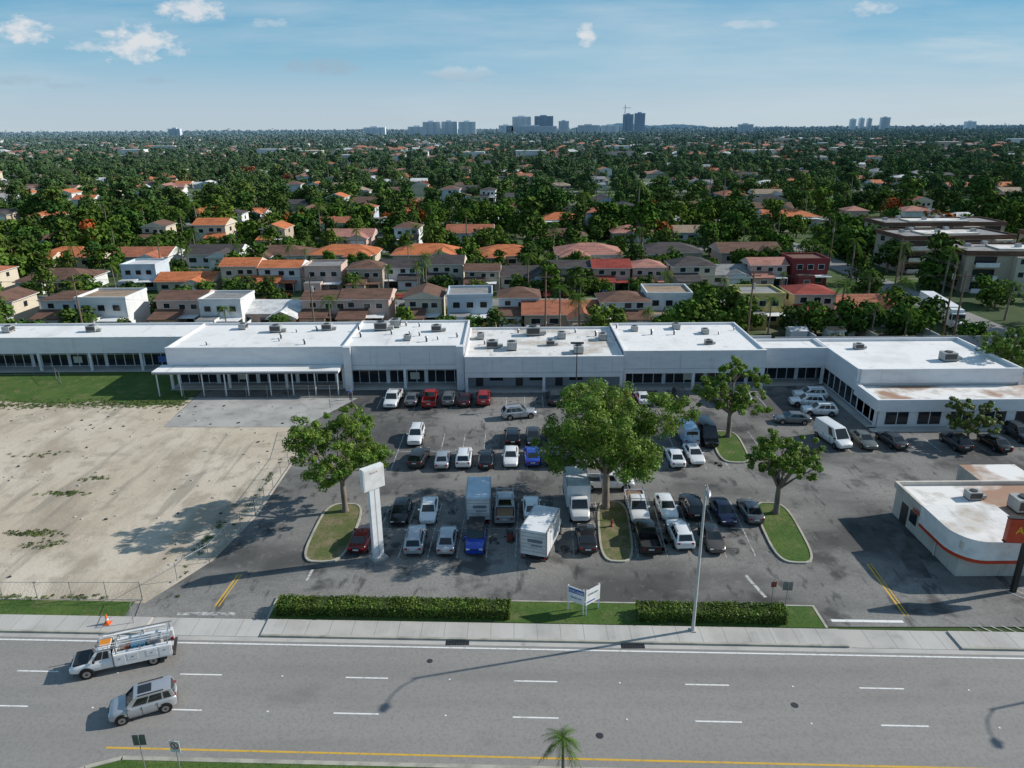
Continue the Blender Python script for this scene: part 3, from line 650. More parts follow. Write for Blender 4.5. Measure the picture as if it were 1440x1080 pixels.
# restaurant
rb = MB(); rw = surf('restaurant_stucco', (.58, .54, .48), [((.42, .38, .33), .6, .45, .7, .7), ((.33, .3, .26), (1.5, 1.5, .3), .56, .7, .6)], .85); redp = P('red_trim', (.55, .05, .015), .4); orp = P('orange_panel', (.75, .13, .01), .4)
rb.box(38.4, 75, 53.6, 64.6, 0, 2.9, rw); rb.box(38.2, 75, 53.4, 64.8, 2.9, 3.1, rw, topmat=rust_roof)
for a in ((38.2, 38.45, 53.4, 64.8), (38.46, 75, 64.55, 64.8), (44.5, 75, 53.4, 53.65)): rb.box(*a, 3.102, 3.5, rw)
rb.box(38.17, 38.198, 56.0, 61.0, 2.35, 2.6, redp); rb.box(44.5, 75, 53.37, 53.398, 2.0, 2.7, redp)
pts = []
for k in range(9):
    a = math.pi+math.pi/2*k/8; pts.append((40.5+2.4*math.cos(a)-0.4, 55.4+2.8*math.sin(a)))
pts += [(44.4, 52.6), (44.4, 59), (37.7, 59)]
n = len(pts)
def rim(z0, z1, mt, o=0, tm=None):
    cx, cy = 41.2, 56; pp = [(cx+(x-cx)*(1+o), cy+(y-cy)*(1+o)) for x, y in pts]
    vs = [(x, y, z0) for x, y in pp]+[(x, y, z1) for x, y in pp]
    rb.add(vs, [(i, (i+1) % n, n+(i+1) % n, n+i) for i in range(n)]+[tuple(reversed(range(n)))], mt); rb.add(vs[n:], [tuple(range(n))], tm or mt)
rim(2.2, 4.0, trimw, 0, dirty_roof); rim(1.85, 2.2, redp, -.01)
for x in np.arange(45, 72, 2.2): rb.box(x, x+1.8, 53.55, 53.58, .7, 1.95, glass)
rb.box(45, 48, 53.1, 53.36, 2.75, 3.8, orp); rb.box(38.36, 38.39, 62, 63.2, 0, 2.1, dsteel)
rb.box(38.35, 38.39, 60.4, 61.6, .9, 2.1, glass)
rb.tube([(38.3, 56.9, 0), (38.3, 56.9, 1.8)], [.06, .06], 6, trimw)
rb.build('restaurant_building')
ac(47.5, 59.5, 3.1, 1.3); ac(52, 58, 3.1, 1.2); ac(44.2, 61.8, 3.1, .8)
m = MB(); m.box(-3, 3, -2, 2, .0, 2.2, rw, topmat=rust_roof); m.box(-2.9, 2.9, -2.04, -2.0, .1, 2.0, dsteel); m.box(-3.05, 3.05, -2.1, -1.9, 2.202, 2.35, trimw); m.build('dumpster_enclosure', (51.5, 69.0, 0))
m = MB(); m.add([(34.5, 53.5, .01), (36.3, 53.3, .01), (38.3, 64.5, .01), (37, 65, .01)], [(0, 1, 2, 3)], surf('tar_patch', (.07, .07, .068), [((.16, .155, .15), .6, .4, .65, .8)], .9)); m.build('asphalt_patch')
def text(body, size, parent, loc, rot, mat, ext=.01):
    c = bpy.data.curves.new('lettering', 'FONT'); c.body = body; c.size = size; c.extrude = ext; c.align_x = 'CENTER'; c.align_y = 'CENTER'
    c.materials.append(mat); o = bpy.data.objects.new('lettering', c); COL.objects.link(o); o.parent = parent; o.location = loc; o.rotation_euler = rot
m = MB(); m.box(-.18, .18, -.18, .18, 0, 5.0, black); m.box(-1.7, 3.0, -.25, .25, 4.8, 6.9, redp); m.box(-1.8, 3.1, -.2, .2, 4.72, 4.8, black); m.box(-1.8, 3.1, -.2, .2, 6.9, 6.98, black)
o = m.build('restaurant_sign', (42.0, 51.4, 0), rad(-6)); text('Advance', .95, o, (.5, -.27, 5.9), (rad(90), 0, 0), P('yellow_letters', (.8, .5, .03)))
m = MB(); m.box(-.5, .5, -.2, .2, 0, 7.2, stucco); m.box(-1.05, 1.05, -.28, .28, 7.2, 9.3, trimw); m.box(-.97, .97, -.3, -.281, 7.32, 9.15, P('sign_panel', (.72, .71, .7)))
m.box(-.7, .7, -.6, .6, 0, .2, concrete); m.box(-.04, .04, -.21, -.2, .3, 7.1, stucco2)
o = m.build('plaza_pylon_sign', (-12.3, 57, 0), rad(42)); text('PLAZA', .28, o, (0, -.31, 8.8), (rad(90), 0, 0), P('faded_sign_red', (.45, .25, .22), .6), .003)
m = MB(); wp = P('sign_white', (.78, .78, .77), .5); bl = P('sign_blue', (.03, .12, .38), .5)
for sg, a in ((-1, rad(-32)), (1, rad(38))):
    def tr(u, y, z): return (sg*.05+sg*u*math.cos(a), -.05+y+u*abs(math.sin(a)), z)
    for (u0, u1, z0, z1, y, mt) in ((0, 1.55, 1.0, 2.35, 0, wp), (.1, 1.45, 1.85, 2.25, -.03, bl) if sg < 0 else (.12, 1.0, 1.2, 1.3, -.03, bl)):
        vs = [tr(u0, y, z0), tr(u1, y, z0), tr(u1, y, z1), tr(u0, y, z1)]; vb = [(p[0], p[1]+.05 if y == 0 else p[1]+.02, p[2]) for p in vs]
        m.add(vs+vb, [(0, 1, 2, 3), (7, 6, 5, 4), (0, 4, 5, 1), (1, 5, 6, 2), (2, 6, 7, 3), (3, 7, 4, 0)], mt)
    for u in (.08, 1.45):
        p = tr(u, .09, 0); m.box(p[0]-.05, p[0]+.05, p[1]-.03, p[1]+.05, 0, 2.4, wp)
o = m.build('for_lease_sign', (5.7, 48.4, .1))
text('FOR LEASE', .27, o, (-.72, .3, 2.05), (rad(90), 0, rad(-32)), wp); text('305 555 0100', .17, o, (-.72, .3, 1.45), (rad(90), 0, rad(-32)), bl)
text('AVAILABLE', .22, o, (.68, .42, 1.9), (rad(90), 0, rad(38)), P('sign_grey', (.3, .33, .4)))
m = MB(); m.tube([(0, 0, 0), (0, 0, .5), (0, 0, 12.6)], [.2, .13, .08], 12, P('concrete_pole', (.5, .5, .48))); m.box(-.25, .25, -.25, .25, 0, .12, concrete)
m.tube([(0, 0, 12.4), (0, -.6, 12.95), (0, -1.4, 13.2), (0, -2.2, 13.25)], [.05, .045, .04, .04], 8, steel)
m.tube([(0, -2.1, 13.25), (0, -2.3, 13.28), (0, -2.8, 13.25), (0, -3.0, 13.2)], [.08, .17, .17, .06], 10, steel); m.tube([(0, -2.55, 13.12), (0, -2.55, 13.02)], [.14, .08], 10, head_m)
m.build('street_lamp', (13.9, 46.5, .1), rad(-12)); m.build('street_lamp', (53, 43.2, .1), rad(-5))
m = MB(); m.tube([(0, 0, 0), (0, 0, .8)], [.3, .3], 12, concrete); m.tube([(0, 0, .8), (0, 0, 9)], [.1, .06], 8, dsteel); m.box(-.9, .9, -.2, .2, 9, 9.2, dsteel); m.build('parking_lot_light', (9, 95.5, 0))
def tsign(x, y, kind):
    m = MB(); m.tube([(0, 0, 0), (0, 0, 2.75)], [.035, .035], 6, steel)
    if kind == 'front':
        m.box(-.33, .33, -.06, -.04, 1.75, 2.6, wp); n = 20
        vs = []
        for rr_ in (.27, .2): vs += [(rr_*math.cos(2*math.pi*k/n), -.065, 2.25+rr_*math.sin(2*math.pi*k/n)) for k in range(n)]
        m.add(vs, [(k, (k+1) % n, n+(k+1) % n, n+k) for k in range(n)], redp)
        m.add([(-.19, -.067, 2.4), (-.15, -.067, 2.44), (.19, -.067, 2.1), (.15, -.067, 2.06)], [(0, 1, 2, 3)], redp)
        m.box(-.03, .03, -.064, -.062, 2.1, 2.4, black)
    elif kind == 'back': m.box(-.38, .38, .04, .06, 1.9, 2.7, P('sign_back', (.2, .21, .2), .5, .3))
    else: m.box(-.22, .22, -.06, -.04, 2.0, 2.5, P('stop_face', (.25, .05, .04)))
    m.build('traffic_sign', (x, y, .1), rad(R.uniform(-10, 10)))
tsign(-20.3, 33.6, 'front'); tsign(-22.6, 33.9, 'back'); tsign(20.9, 49.3, 'x'); tsign(21.9, 48.9, 'back')
m = MB(); oc = P('cone_orange', (.8, .12, .01), .5); m.box(-.2, .2, -.2, .2, 0, .05, oc); m.tube([(0, 0, .05), (0, 0, .3), (0, 0, .3), (0, 0, .48), (0, 0, .48), (0, 0, .75)], [.15, .11, .11, .075, .075, .03], 14, oc); m.tube([(0, 0, .3), (0, 0, .45)], [.114, .084], 14, wp); m.build('traffic_cone', (-32.2, 47.8, .15), sc=1.2)
hr_ = P('faded_red', (.25, .05, .04), .6)
m = MB(); m.tube([(0, 0, 0), (0, 0, .1), (0, 0, .1), (0, 0, .6), (0, 0, .72), (0, 0, .8)], [.18, .18, .12, .12, .09, .03], 12, hr_); m.tube([(-.2, 0, .45), (.2, 0, .45)], [.06, .06], 8, hr_); m.tube([(0, 0, .45), (0, -.2, .45)], [.07, .07], 8, hr_)
m.build('fire_hydrant', (9.7, 62.2, .1))
m = MB(); m.tube([(0, 0, 0), (0, 0, .9)], [.28, .33], 14, hr_); m.tube([(0, 0, .9), (0, 0, 1.0)], [.35, .2], 14, black); m.build('litter_bin', (-.3, 60, 0))

def fence(name, pts, h=1.8, sp=3., step=.33, mat=steel):
    m = MB()
    for (x0, y0), (x1, y1) in zip(pts, pts[1:]):
        L = math.hypot(x1-x0, y1-y0); n = max(1, round(L/sp)); d = Vector(((x1-x0)/L, (y1-y0)/L, 0))
        for i in range(n+1):
            p = Vector((x0, y0, 0))+d*L*i/n; m.tube([p, p+Vector((0, 0, h))], [.035, .035], 5, mat)
        for z in (.08, h-.04): m.tube([(x0, y0, z), (x1, y1, z)], [.022, .022], 4, mat, cap=False)
        k = int(L/step)
        for i in range(k):
            for sg in (0, 1):
                a = Vector((x0, y0, 0))+d*L*i/k; e = a+d*h*.5 if i*L/k+h*.5 < L else a+d*(L-i*L/k)
                z0, z1 = (.08, h-.04) if sg else (h-.04, .08)
                w = .008
                m.add([(a.x, a.y, z0-w), (e.x, e.y, z1-w), (e.x, e.y, z1+w), (a.x, a.y, z0+w)], [(0, 1, 2, 3)], mat)
    m.build(name)
fence('chain_link_fence', [(-75, 51.6), (-31, 51.0), (-27.6, 56.6), (-26.2, 65), (-26, 79), (-27.5, 87)], 1.8)
fence('chain_link_fence', [(-31, 51.0), (-30.2, 47.9)], 1.8)
fence('construction_fence', [(-48, 99.3), (-23.5, 99.0), (-22.5, 95.5)], 1.9)
fence('construction_fence', [(-110, 110.5), (-74, 110.5), (-70, 106)], 1.9)

def person(loc, rz, shirt, trousers):
    e = bpy.data.objects.new('pedestrian', None); COL.objects.link(e); e.location = loc; e.rotation_euler = (0, 0, rz)
    def sk(name, pts, edges, rs, mat):
        me = bpy.data.meshes.new(name); me.from_pydata(pts, edges, []); me.materials.append(mat); o = bpy.data.objects.new(name, me); COL.objects.link(o); o.parent = e
        md = o.modifiers.new('s', 'SKIN')
        for v, r_ in zip(me.skin_vertices[0].data, rs): v.radius = (r_, r_)
        me.skin_vertices[0].data[0].use_root = True; o.modifiers.new('u', 'SUBSURF').levels = 1
    skin = P('skin', (.42, .26, .18), .6)
    sk('shirt', [(0, 0, .95), (0, 0, 1.2), (0, 0, 1.42), (0, 0, 1.5), (0, .2, 1.4), (.02, .27, 1.15), (0, -.2, 1.4), (.02, -.27, 1.15)], [(0, 1), (1, 2), (2, 3), (2, 4), (4, 5), (2, 6), (6, 7)], [.15, .14, .16, .07, .075, .06, .075, .06], P('shirt_%d' % int(shirt[0]*100), shirt))
    sk('trousers', [(0, 0, .97), (0, .1, .85), (.04, .11, .48), (0, .12, .08), (0, -.1, .85), (.0, -.11, .48), (-.06, -.12, .08)], [(0, 1), (1, 2), (2, 3), (0, 4), (4, 5), (5, 6)], [.15, .1, .075, .055, .1, .075, .055], P('trousers', trousers))
    sk('head', [(0, 0, 1.5), (0, 0, 1.57), (.01, 0, 1.66), (.01, 0, 1.74)], [(0, 1), (1, 2), (2, 3)], [.05, .055, .095, .07], skin)
    sk('hair', [(-.02, 0, 1.7), (-.01, 0, 1.77)], [(0, 1)], [.1, .07], P('hair', (.02, .015, .01)))
    for sg in (-1, 1):
        sk('forearm', [(.02, sg*.27, 1.17), (.06, sg*.28, .95), (.08, sg*.28, .83)], [(0, 1), (1, 2)], [.045, .035, .03], skin)
        sk('shoe', [(-.04, sg*.12, .05), (.14, sg*.12, .04)], [(0, 1)], [.05, .045], black)
person((-23.4, 98.2, .01), rad(-60), (.08, .12, .3), (.03, .035, .06))

# ------------------------------------------------------------------ neighbourhood
wallc = {'white': (.68, .69, .69), 'cream': (.6, .53, .42), 'pink': (.57, .42, .36), 'blue': (.5, .57, .64), 'tan': (.46, .38, .3), 'maroon': (.25, .05, .05), 'yellow': (.6, .5, .2)}
roofc = {'orange': (.52, .17, .07), 'terra': (.38, .14, .08), 'brown': (.16, .09, .065), 'dark': (.075, .065, .065), 'pink': (.4, .19, .15), 'white': (.66, .66, .65), 'tan': (.32, .24, .17), 'red': (.3, .055, .04), 'grey': (.27, .27, .265)}
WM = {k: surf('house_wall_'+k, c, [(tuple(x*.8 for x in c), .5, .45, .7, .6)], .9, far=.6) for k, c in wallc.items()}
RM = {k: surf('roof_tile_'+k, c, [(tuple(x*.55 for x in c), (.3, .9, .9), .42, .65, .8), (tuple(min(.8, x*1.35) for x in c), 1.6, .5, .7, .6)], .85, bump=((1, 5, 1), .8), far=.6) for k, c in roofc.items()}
def hip(mb, x0, x1, y0, y1, z, h, ov, mat, gable=None, wall=None):
    x0 -= ov; x1 += ov; y0 -= ov; y1 += ov; w, d = x1-x0, y1-y0; t = .14
    e = [(x0, y0), (x1, y0), (x1, y1), (x0, y1)]
    vs = [(x, y, z) for x, y in e]+[(x, y, z+t) for x, y in e]
    if w >= d:
        k = 0.02 if gable else d/2
        vs += [(x0+k, (y0+y1)/2, z+t+h), (x1-k, (y0+y1)/2, z+t+h)]; f = [(4, 5, 9, 8), (6, 7, 8, 9)]; g_ = [(5, 6, 9), (7, 4, 8)]
    else:
        k = 0.02 if gable else w/2
        vs += [((x0+x1)/2, y0+k, z+t+h), ((x0+x1)/2, y1-k, z+t+h)]; f = [(5, 6, 9, 8), (7, 4, 8, 9)]; g_ = [(4, 5, 8), (6, 7, 9)]
    mb.add(vs, [(3, 2, 1, 0)]+f, mat); mb.add(vs, [(0, 1, 5, 4), (1, 2, 6, 5), (2, 3, 7, 6), (3, 0, 4, 7)], trimw)
    mb.add(vs, g_, wall if gable else mat)
def win(mb, x, y, z, w=1.3, h=1.1, side=-1):
    a, b_ = sorted((y, y+side*.06)); mb.box(x-w/2-.08, x+w/2+.08, a, b_, z-.08, z+h+.08, trimw)
    a, b_ = sorted((y+side*.03, y+side*.075)); mb.box(x-w/2, x+w/2, a, b_, z, z+h, glass)
def house_mesh(kind, wall, roof, seed):
    rr = random.Random(seed); mb = MB(); W = WM[wall]; T = RM[roof]
    if kind == 'hip1':
        w, d = rr.uniform(13, 16), rr.uniform(9, 11)
        mb.box(-w/2, w/2, -d/2, d/2, 0, 2.8, W); hip(mb, -w/2, w/2, -d/2, d/2, 2.8, 1.9, .6, T)
        sx = rr.choice((-1, 1))*w*.25; mb.box(sx-3, sx+3, -d/2-3, -d/2, 0, 2.8, W); hip(mb, sx-3, sx+3, -d/2-3, -d/2+3, 2.83, 1.3, .5, T, rr.random() < .5, W)
        mb.box(sx-2.3, sx+2.3, -d/2-3.06, -d/2-3.0, .05, 2.2, trimw)
        for x in (-sx-2, -sx+2): win(mb, x, -d/2, 1, 1.8, 1.1)
        mb.box(-sx*.1-.5, -sx*.1+.5, -d/2-.05, -d/2, 0, 2.1, wood)
        if rr.random() < .4: mb.box(-sx-3, -sx+3, d/2, d/2+3, 2.5, 2.62, trimw)
    elif kind == 'gable1':
        w, d = rr.uniform(12, 15), rr.uniform(8.5, 10)
        mb.box(-w/2, w/2, -d/2, d/2, 0, 2.8, W); hip(mb, -w/2, w/2, -d/2, d/2, 2.8, 1.8, .6, T, True, W)
        mb.box(w/4-2.6, w/4+2.6, -d/2-3.5, -d/2, 0, 2.6, W); hip(mb, w/4-2.6, w/4+2.6, -d/2-3.5, -d/2+2.5, 2.63, 1.4, .5, T, True, W)
        for x in (-w/4-1.5, -w/4+2): win(mb, x, -d/2, 1, 1.8, 1.1)
        mb.box(w/4-2, w/4+2, -d/2-3.56, -d/2-3.5, .05, 2.2, trimw)
    elif kind == 'town2':
        w, d = rr.uniform(7.2, 9.8), rr.uniform(7, 9); h2 = rr.uniform(5.0, 5.7)
        mb.box(-w/2, w/2, -d/2, d/2, 0, h2, W); hip(mb, -w/2, w/2, -d/2, d/2, h2, rr.uniform(1.1, 1.7), .45, T, rr.random() < .6, W)
        sx = rr.choice((-1, 1))*w*.22; a, c = sx-w*.27, sx+w*.27; dd = rr.uniform(3, 5)
        mb.box(a, c, -d/2-dd, -d/2-.004, 0, 2.7, W); vs = [(a-.3, -d/2-dd-.4, 2.7), (c+.3, -d/2-dd-.4, 2.7), (c+.3, -d/2-.01, 3.7), (a-.3, -d/2-.01, 3.7)]
        mb.add(vs+[(x, y, z-.15) for x, y, z in vs], [(0, 1, 2, 3), (7, 6, 5, 4), (0, 4, 5, 1), (1, 5, 6, 2), (3, 7, 4, 0)], T)
        for x in (-w*.28, w*.05, w*.3): win(mb, x, -d/2, 3.95 if abs(x-sx) < w*.27 else 3.7, 1.25, 1.0)
        mb.box(-sx-1.1, -sx+1.1, -d/2-.06, -d/2, .1, 2.1, glass)
        pr = rr.random()
        if pr < .6:
            pm_ = trimw if pr < .4 else T
            mb.box(-sx-1.9, -sx+1.9, -d/2-3.2, -d/2-.01, 2.4, 2.52, pm_)
            for q in (-1.85, 1.75): mb.box(-sx+q, -sx+q+.1, -d/2-3.1, -d/2-3.0, 0, 2.4, trimw)
        win(mb, sx, -d/2-dd, 1, 1.6, 1)
        for sd in (-1, 1): mb.box(min(sd*w/2, sd*(w/2+.05)), max(sd*w/2, sd*(w/2+.05)), -.6, .6, 3.8, 4.9, glass)
    elif kind == 'flat2':
        w, d = rr.uniform(7.5, 9.5), 8
        mb.box(-w/2, w/2, -d/2, d/2, 0, 6.1, W, topmat=T)
        for q in ((-w/2-.1, w/2+.1, -d/2-.1, -d/2+.15), (-w/2-.1, w/2+.1, d/2-.15, d/2+.1), (-w/2-.1, -w/2+.15, -d/2+.151, d/2-.151), (w/2-.15, w/2+.1, -d/2+.151, d/2-.151)): mb.box(*q, 6.0, 6.5, W)
        mb.box(-w/2+.4, 0, -d/2-3.5, -d/2-.004, 0, 3, W, topmat=T)
        for x in (-w*.3, 0, w*.3): win(mb, x, -d/2-.1, 3.9, 1.3, 1.1)
        win(mb, w*.25, -d/2, .8, 2, 1.3); mb.box(0.3, w/2, -d/2-3, -d/2-.01, 2.5, 2.62, trimw); win(mb, -w*.22, -d/2-3.5, 1, 1.3, 1)
    return mb.mesh(kind)
_hm = {}
def house(kind, wall, roof, x, y, rz=0, sc=1, v=0):
    key = (kind, wall, roof, v)
    if key not in _hm: _hm[key] = house_mesh(kind, wall, roof, 100+v*7+len(_hm))
    nm = 'two_storey_house' if kind in ('town2', 'flat2') else 'single_storey_house'
    place(nm, _hm[key], (x, y, -.05), rz, sc)
occ = []
def addh(kind, wall, roof, x, y, rz=0, sc=1, v=0):
    house(kind, wall, roof, x, y, rz, sc, v); occ.append((x, y, 8.5 if kind in ('town2', 'flat2') else 9.5))
row1 = [(-113, 'town2', 'white', 'brown'), (-102, 'town2', 'cream', 'brown'), (-89, 'town2', 'white', 'brown'), (-79.5, 'flat2', 'white', 'tan'), (-66, 'town2', 'pink', 'brown'), (-56.5, 'flat2', 'white', 'grey'), (-47.5, 'gable1', 'pink', 'white'),
        (-36.5, 'town2', 'pink', 'brown'), (-29, 'town2', 'pink', 'brown'), (-17.5, 'town2', 'cream', 'brown'), (-8.2, 'flat2', 'blue', 'grey'), (1.5, 'town2', 'blue', 'brown'), (10, 'gable1', 'tan', 'terra'), (22, 'town2', 'white', 'brown'), (31, 'flat2', 'white', 'tan'),
        (49, 'flat2', 'yellow', 'grey'), (60, 'town2', 'cream', 'red'), (71, 'gable1', 'white', 'terra')]
for i, (x, k, w, r_) in enumerate(row1): addh(k, w, r_, x, 143+R.uniform(-2.5, 2), R.uniform(-.03, .03), R.uniform(.92, 1.05), i % 4)
row2 = [(-128, 'town2', 'cream', 'terra'), (-112, 'hip1', 'white', 'brown'), (-91, 'flat2', 'blue', 'white'), (-79, 'gable1', 'cream', 'orange'), (-66, 'town2', 'cream', 'orange'), (-56, 'town2', 'white', 'orange'), (-45, 'flat2', 'pink', 'grey'), (-35, 'town2', 'tan', 'brown'), (-27, 'town2', 'white', 'dark'), (-16, 'town2', 'cream', 'dark'),
        (-7, 'town2', 'tan', 'brown'), (4, 'gable1', 'white', 'dark'), (14, 'town2', 'tan', 'dark'), (24, 'town2', 'pink', 'red'), (33, 'town2', 'pink', 'pink'), (44, 'town2', 'cream', 'dark'), (52, 'gable1', 'white', 'grey'), (63, 'town2', 'pink', 'pink'), (73, 'flat2', 'maroon', 'brown')]
for i, (x, k, w, r_) in enumerate(row2): addh(k, w, r_, x, 178+R.uniform(-3, 2.5), R.uniform(-.03, .03), R.uniform(.88, 1.05), i % 4)
row3 = [(-150, 'hip1', 'white', 'brown'), (-128, 'hip1', 'cream', 'orange'), (-106, 'gable1', 'white', 'terra'), (-86, 'gable1', 'white', 'dark'), (-67, 'hip1', 'white', 'brown'), (-48, 'hip1', 'cream', 'orange'), (-24, 'hip1', 'cream', 'orange'), (-1.5, 'hip1', 'pink', 'orange'), (22, 'hip1', 'white', 'pink'), (46, 'hip1', 'tan', 'dark'), (68, 'gable1', 'pink', 'brown')]
for i, (x, k, w, r_) in enumerate(row3): addh(k, w, r_, x, 211+R.uniform(-2.5, 2.5), 0, R.uniform(1.1, 1.25), i % 3)
st = MB(); ys = [160, 234, 308, 382, 456, 530, 604, 690, 780, 880]
for y in ys: st.box(-.85*y-60, 84 if y == 160 else .85*y+60, y-3.5, y+3.5, -.055, -.03, street_m)
xs = [-175, 92, 215, -330, 340, -480, 480]
for x in xs: st.box(x-3.8, x+3.8, 126 if x == 92 else 165, 900, -.055, -.024, street_m)
st.box(88.2, 95.8, 60, 125.9, -.055, -.024, street_m)
st.build('residential_street')
dw = MB()
for x, y, _ in occ:
    if 170 < y < 190: dw.box(x-2, x+2, 163.5, 170, -.05, -.02, R.choice((concrete, concrete, RM['red'])))
dw.build('driveways')
kinds = ['hip1', 'hip1', 'gable1', 'gable1', 'town2']
rw_ = ['orange']*6+['terra']*4+['brown']*5+['dark']*3+['pink']*3+['white']*3+['tan']*3+['grey']*2
for y in ys[1:]:
    for side in (-1, 1):
        if y == 234 and side == -1: continue
        yy = y+side*18; lim = .78*yy+15; x = -lim
        while x < lim:
            if all(abs(x-a) > 14 for a in xs) and R.random() < (.84 if y < 320 else .66 if y < 540 else .5):
                hx = x+R.uniform(-4, 4)
                if not (98 < hx < 200 and yy < 285) and not (10 < hx < 90 and 390 < yy < 440):
                    addh(R.choice(kinds), R.choice(['white', 'white', 'cream', 'pink', 'tan', 'blue']), R.choice(rw_), hx, yy+R.uniform(-5, 5), (0 if side > 0 else math.pi)+R.choice((0, 0, 0, math.pi/2))+R.uniform(-.08, .08), R.uniform(.9, 1.25), R.randrange(3))
            x += R.uniform(17, 28)
w = MB(); w.box(-120, 46, 123.4, 123.6, -.05, 2.0, WM['white']); w.box(46, 84, 121.4, 121.6, -.05, 2.3, stucco2); w.build('boundary_wall')
w = MB()
for i, (x, *_) in enumerate(row1): w.box(x+5.1, x+5.25, 124, 139, -.05, 1.8, WM['white' if i % 2 else 'cream'])
w.box(-128, 82, 194.5, 194.7, -.05, 1.8, WM['cream']); w.build('yard_walls')
for i in range(34):
    x = R.uniform(-100, 72); y = R.choice((127.5, 131, 165.5, 155.5, 166))
    if y > 150: place('parked_car', vehicle_mesh(R.choice(['sedan', 'suv']), R.choice(['white', 'silver', 'dark', 'grey', 'red', 'blue'])), (x, y, -.02), R.choice((0, math.pi)) if y < 160 else math.pi/2)
    else:
        m = MB(); m.box(-1.5, 1.5, -1.2, 1.2, 0, 2, WM['white']); hip(m, -1.5, 1.5, -1.2, 1.2, 2, .5, .2, RM[R.choice(['white', 'dark', 'tan'])], True, WM['white']); m.build('garden_shed', (x, y, -.05))
f = MB(); f.quad([(15, 395, -.03), (85, 395, -.03), (85, 435, -.03), (15, 435, -.03)], surf('park_grass', (.11, .20, .035), [((.15, .24, .06), .05, .4, .6, .8)], .95)); f.build('park_lawn')

def apartments(x, y, w, d, fl, rz=0):
    m = MB(); W = WM['tan']; H = fl*3
    m.box(-w/2, w/2, -d/2, d/2, 0, H+.3, W, topmat=RM['grey'])
    for q in ((-w/2-.3, w/2+.3, -d/2-.3, -d/2), (-w/2-.3, w/2+.3, d/2, d/2+.3), (-w/2-.3, -w/2, -d/2, d/2), (w/2, w/2+.3, -d/2, d/2)): m.box(*q, H-.4, H+.7, RM['brown'])
    m.box(-w/4, w/4, -d/4, d/4, H+.3, H+.7, WM['cream'], topmat=dirty_roof)
    for i in range(5): m.box(-w/2+2+i*w/6, -w/2+3.2+i*w/6, -1+d*.3*(i % 2), d*.3*(i % 2), H+.71, H+1.5, steel)
    n = int(w/7)
    for i in range(n):
        cx = -w/2+w*(i+.5)/n
        if i % 2: m.box(cx-2.4, cx+2.4, -d/2-1.6, -d/2-.001, 0, H-.5, WM['cream'])
        for k in range(fl):
            yy = -d/2-(1.6 if i % 2 else 0); z = k*3+.6
            if i % 2 == 0: m.box(cx-2.4, cx+2.4, yy-.06, yy-.01, z, z+1.8, glass); m.box(cx-2.6, cx+2.6, yy-1.4, yy-1.3, z-.5, z+.5, trimw); m.box(cx-2.6, cx+2.6, yy-1.4, yy-.02, z-.66, z-.51, W)
            else: win(m, cx-1.1, yy, z+.3, 1.2, 1.2); win(m, cx+1.1, yy, z+.3, 1.2, 1.2)
    k = int(d/6)
    for i in range(k):
        cy = -d/2+d*(i+.5)/k
        for q in range(fl): m.box(-w/2-.05, -w/2, cy-1, cy+1, q*3+1, q*3+2.3, glass)
    m.build('apartment_building', (x, y, -.05), rz)
    occ.append((x, y, max(w, d)*.6))
apartments(123, 172, 34, 13, 3, -.1); apartments(118, 199, 30, 14, 3, .05); apartments(156, 196, 30, 13, 3); apartments(130, 226, 36, 13, 3); apartments(178, 175, 30, 13, 3)
m = MB(); tb = P('trailer_white', (.75, .76, .77), .5); m.box(-7.5, 7, -1.3, 1.3, 1.15, 4.0, tb); m.box(-7, 6, -.5, .5, .8, 1.14, black)
for x in (-6.5, -5.2, 6.2, 7.5, 11):
    for y in (-1.05, 1.05): wheel(m, x, y, .5, .35)
m.box(7.6, 9.9, -1.2, 1.2, .7, 3.3, tb); m.box(7.7, 9.2, -1.1, 1.1, 3.3, 3.9, tb); m.box(9.9, 11.6, -1.0, 1.0, .7, 1.9, tb); m.quad([(9.93, -1.1, 2.0), (9.93, 1.1, 2.0), (9.93, 1.1, 3.1), (9.93, -1.1, 3.1)], glass); m.box(11.6, 11.7, -.6, .6, .8, 1.7, dsteel)
for sg in (-1.21, 1.2): m.box(8.8, 9.8, sg, sg+.01, 2, 3, glass)
m.build('semi_trailer_truck', (86.5, 143, -.03), rad(-100))
poles = [(-118, 124.4), (-76, 124.4), (-35, 124.4), (6, 124.4), (42, 124.2), (78, 123), (81, 131), (86, 160), (86, 195), (84, 230)]
for i, (x, y) in enumerate(poles):
    m = MB(); H = 13.5; m.tube([(0, 0, 0), (0, 0, H)], [.2, .12], 8, wood); m.box(-1.2, 1.2, -.07, .07, H-1, H-.85, wood)
    for a in (-1.1, 0, 1.1): m.tube([(a, 0, H-.85), (a, 0, H-.6)], [.05, .04], 6, dsteel)
    if i % 2 == 0: m.tube([(.3, 0, H-3.2), (.3, 0, H-2.2)], [.25, .25], 10, steel)
    m.build('utility_pole', (x, y, 0), 0 if i < 6 else 1.3)
wr = MB()
for (x0, y0), (x1, y1) in zip(poles, poles[1:]):
    for a, z in ((-1.1, 12.85), (0, 12.9), (1.1, 12.85), (0, 9.5)):
        pts = [(x0+(x1-x0)*t+a*.5, y0+(y1-y0)*t+a*.5, z-4*.6*t*(1-t)) for t in np.linspace(0, 1, 9)]
        wr.tube(pts, [.014]*9, 3, black, cap=False)
wr.build('overhead_cables')

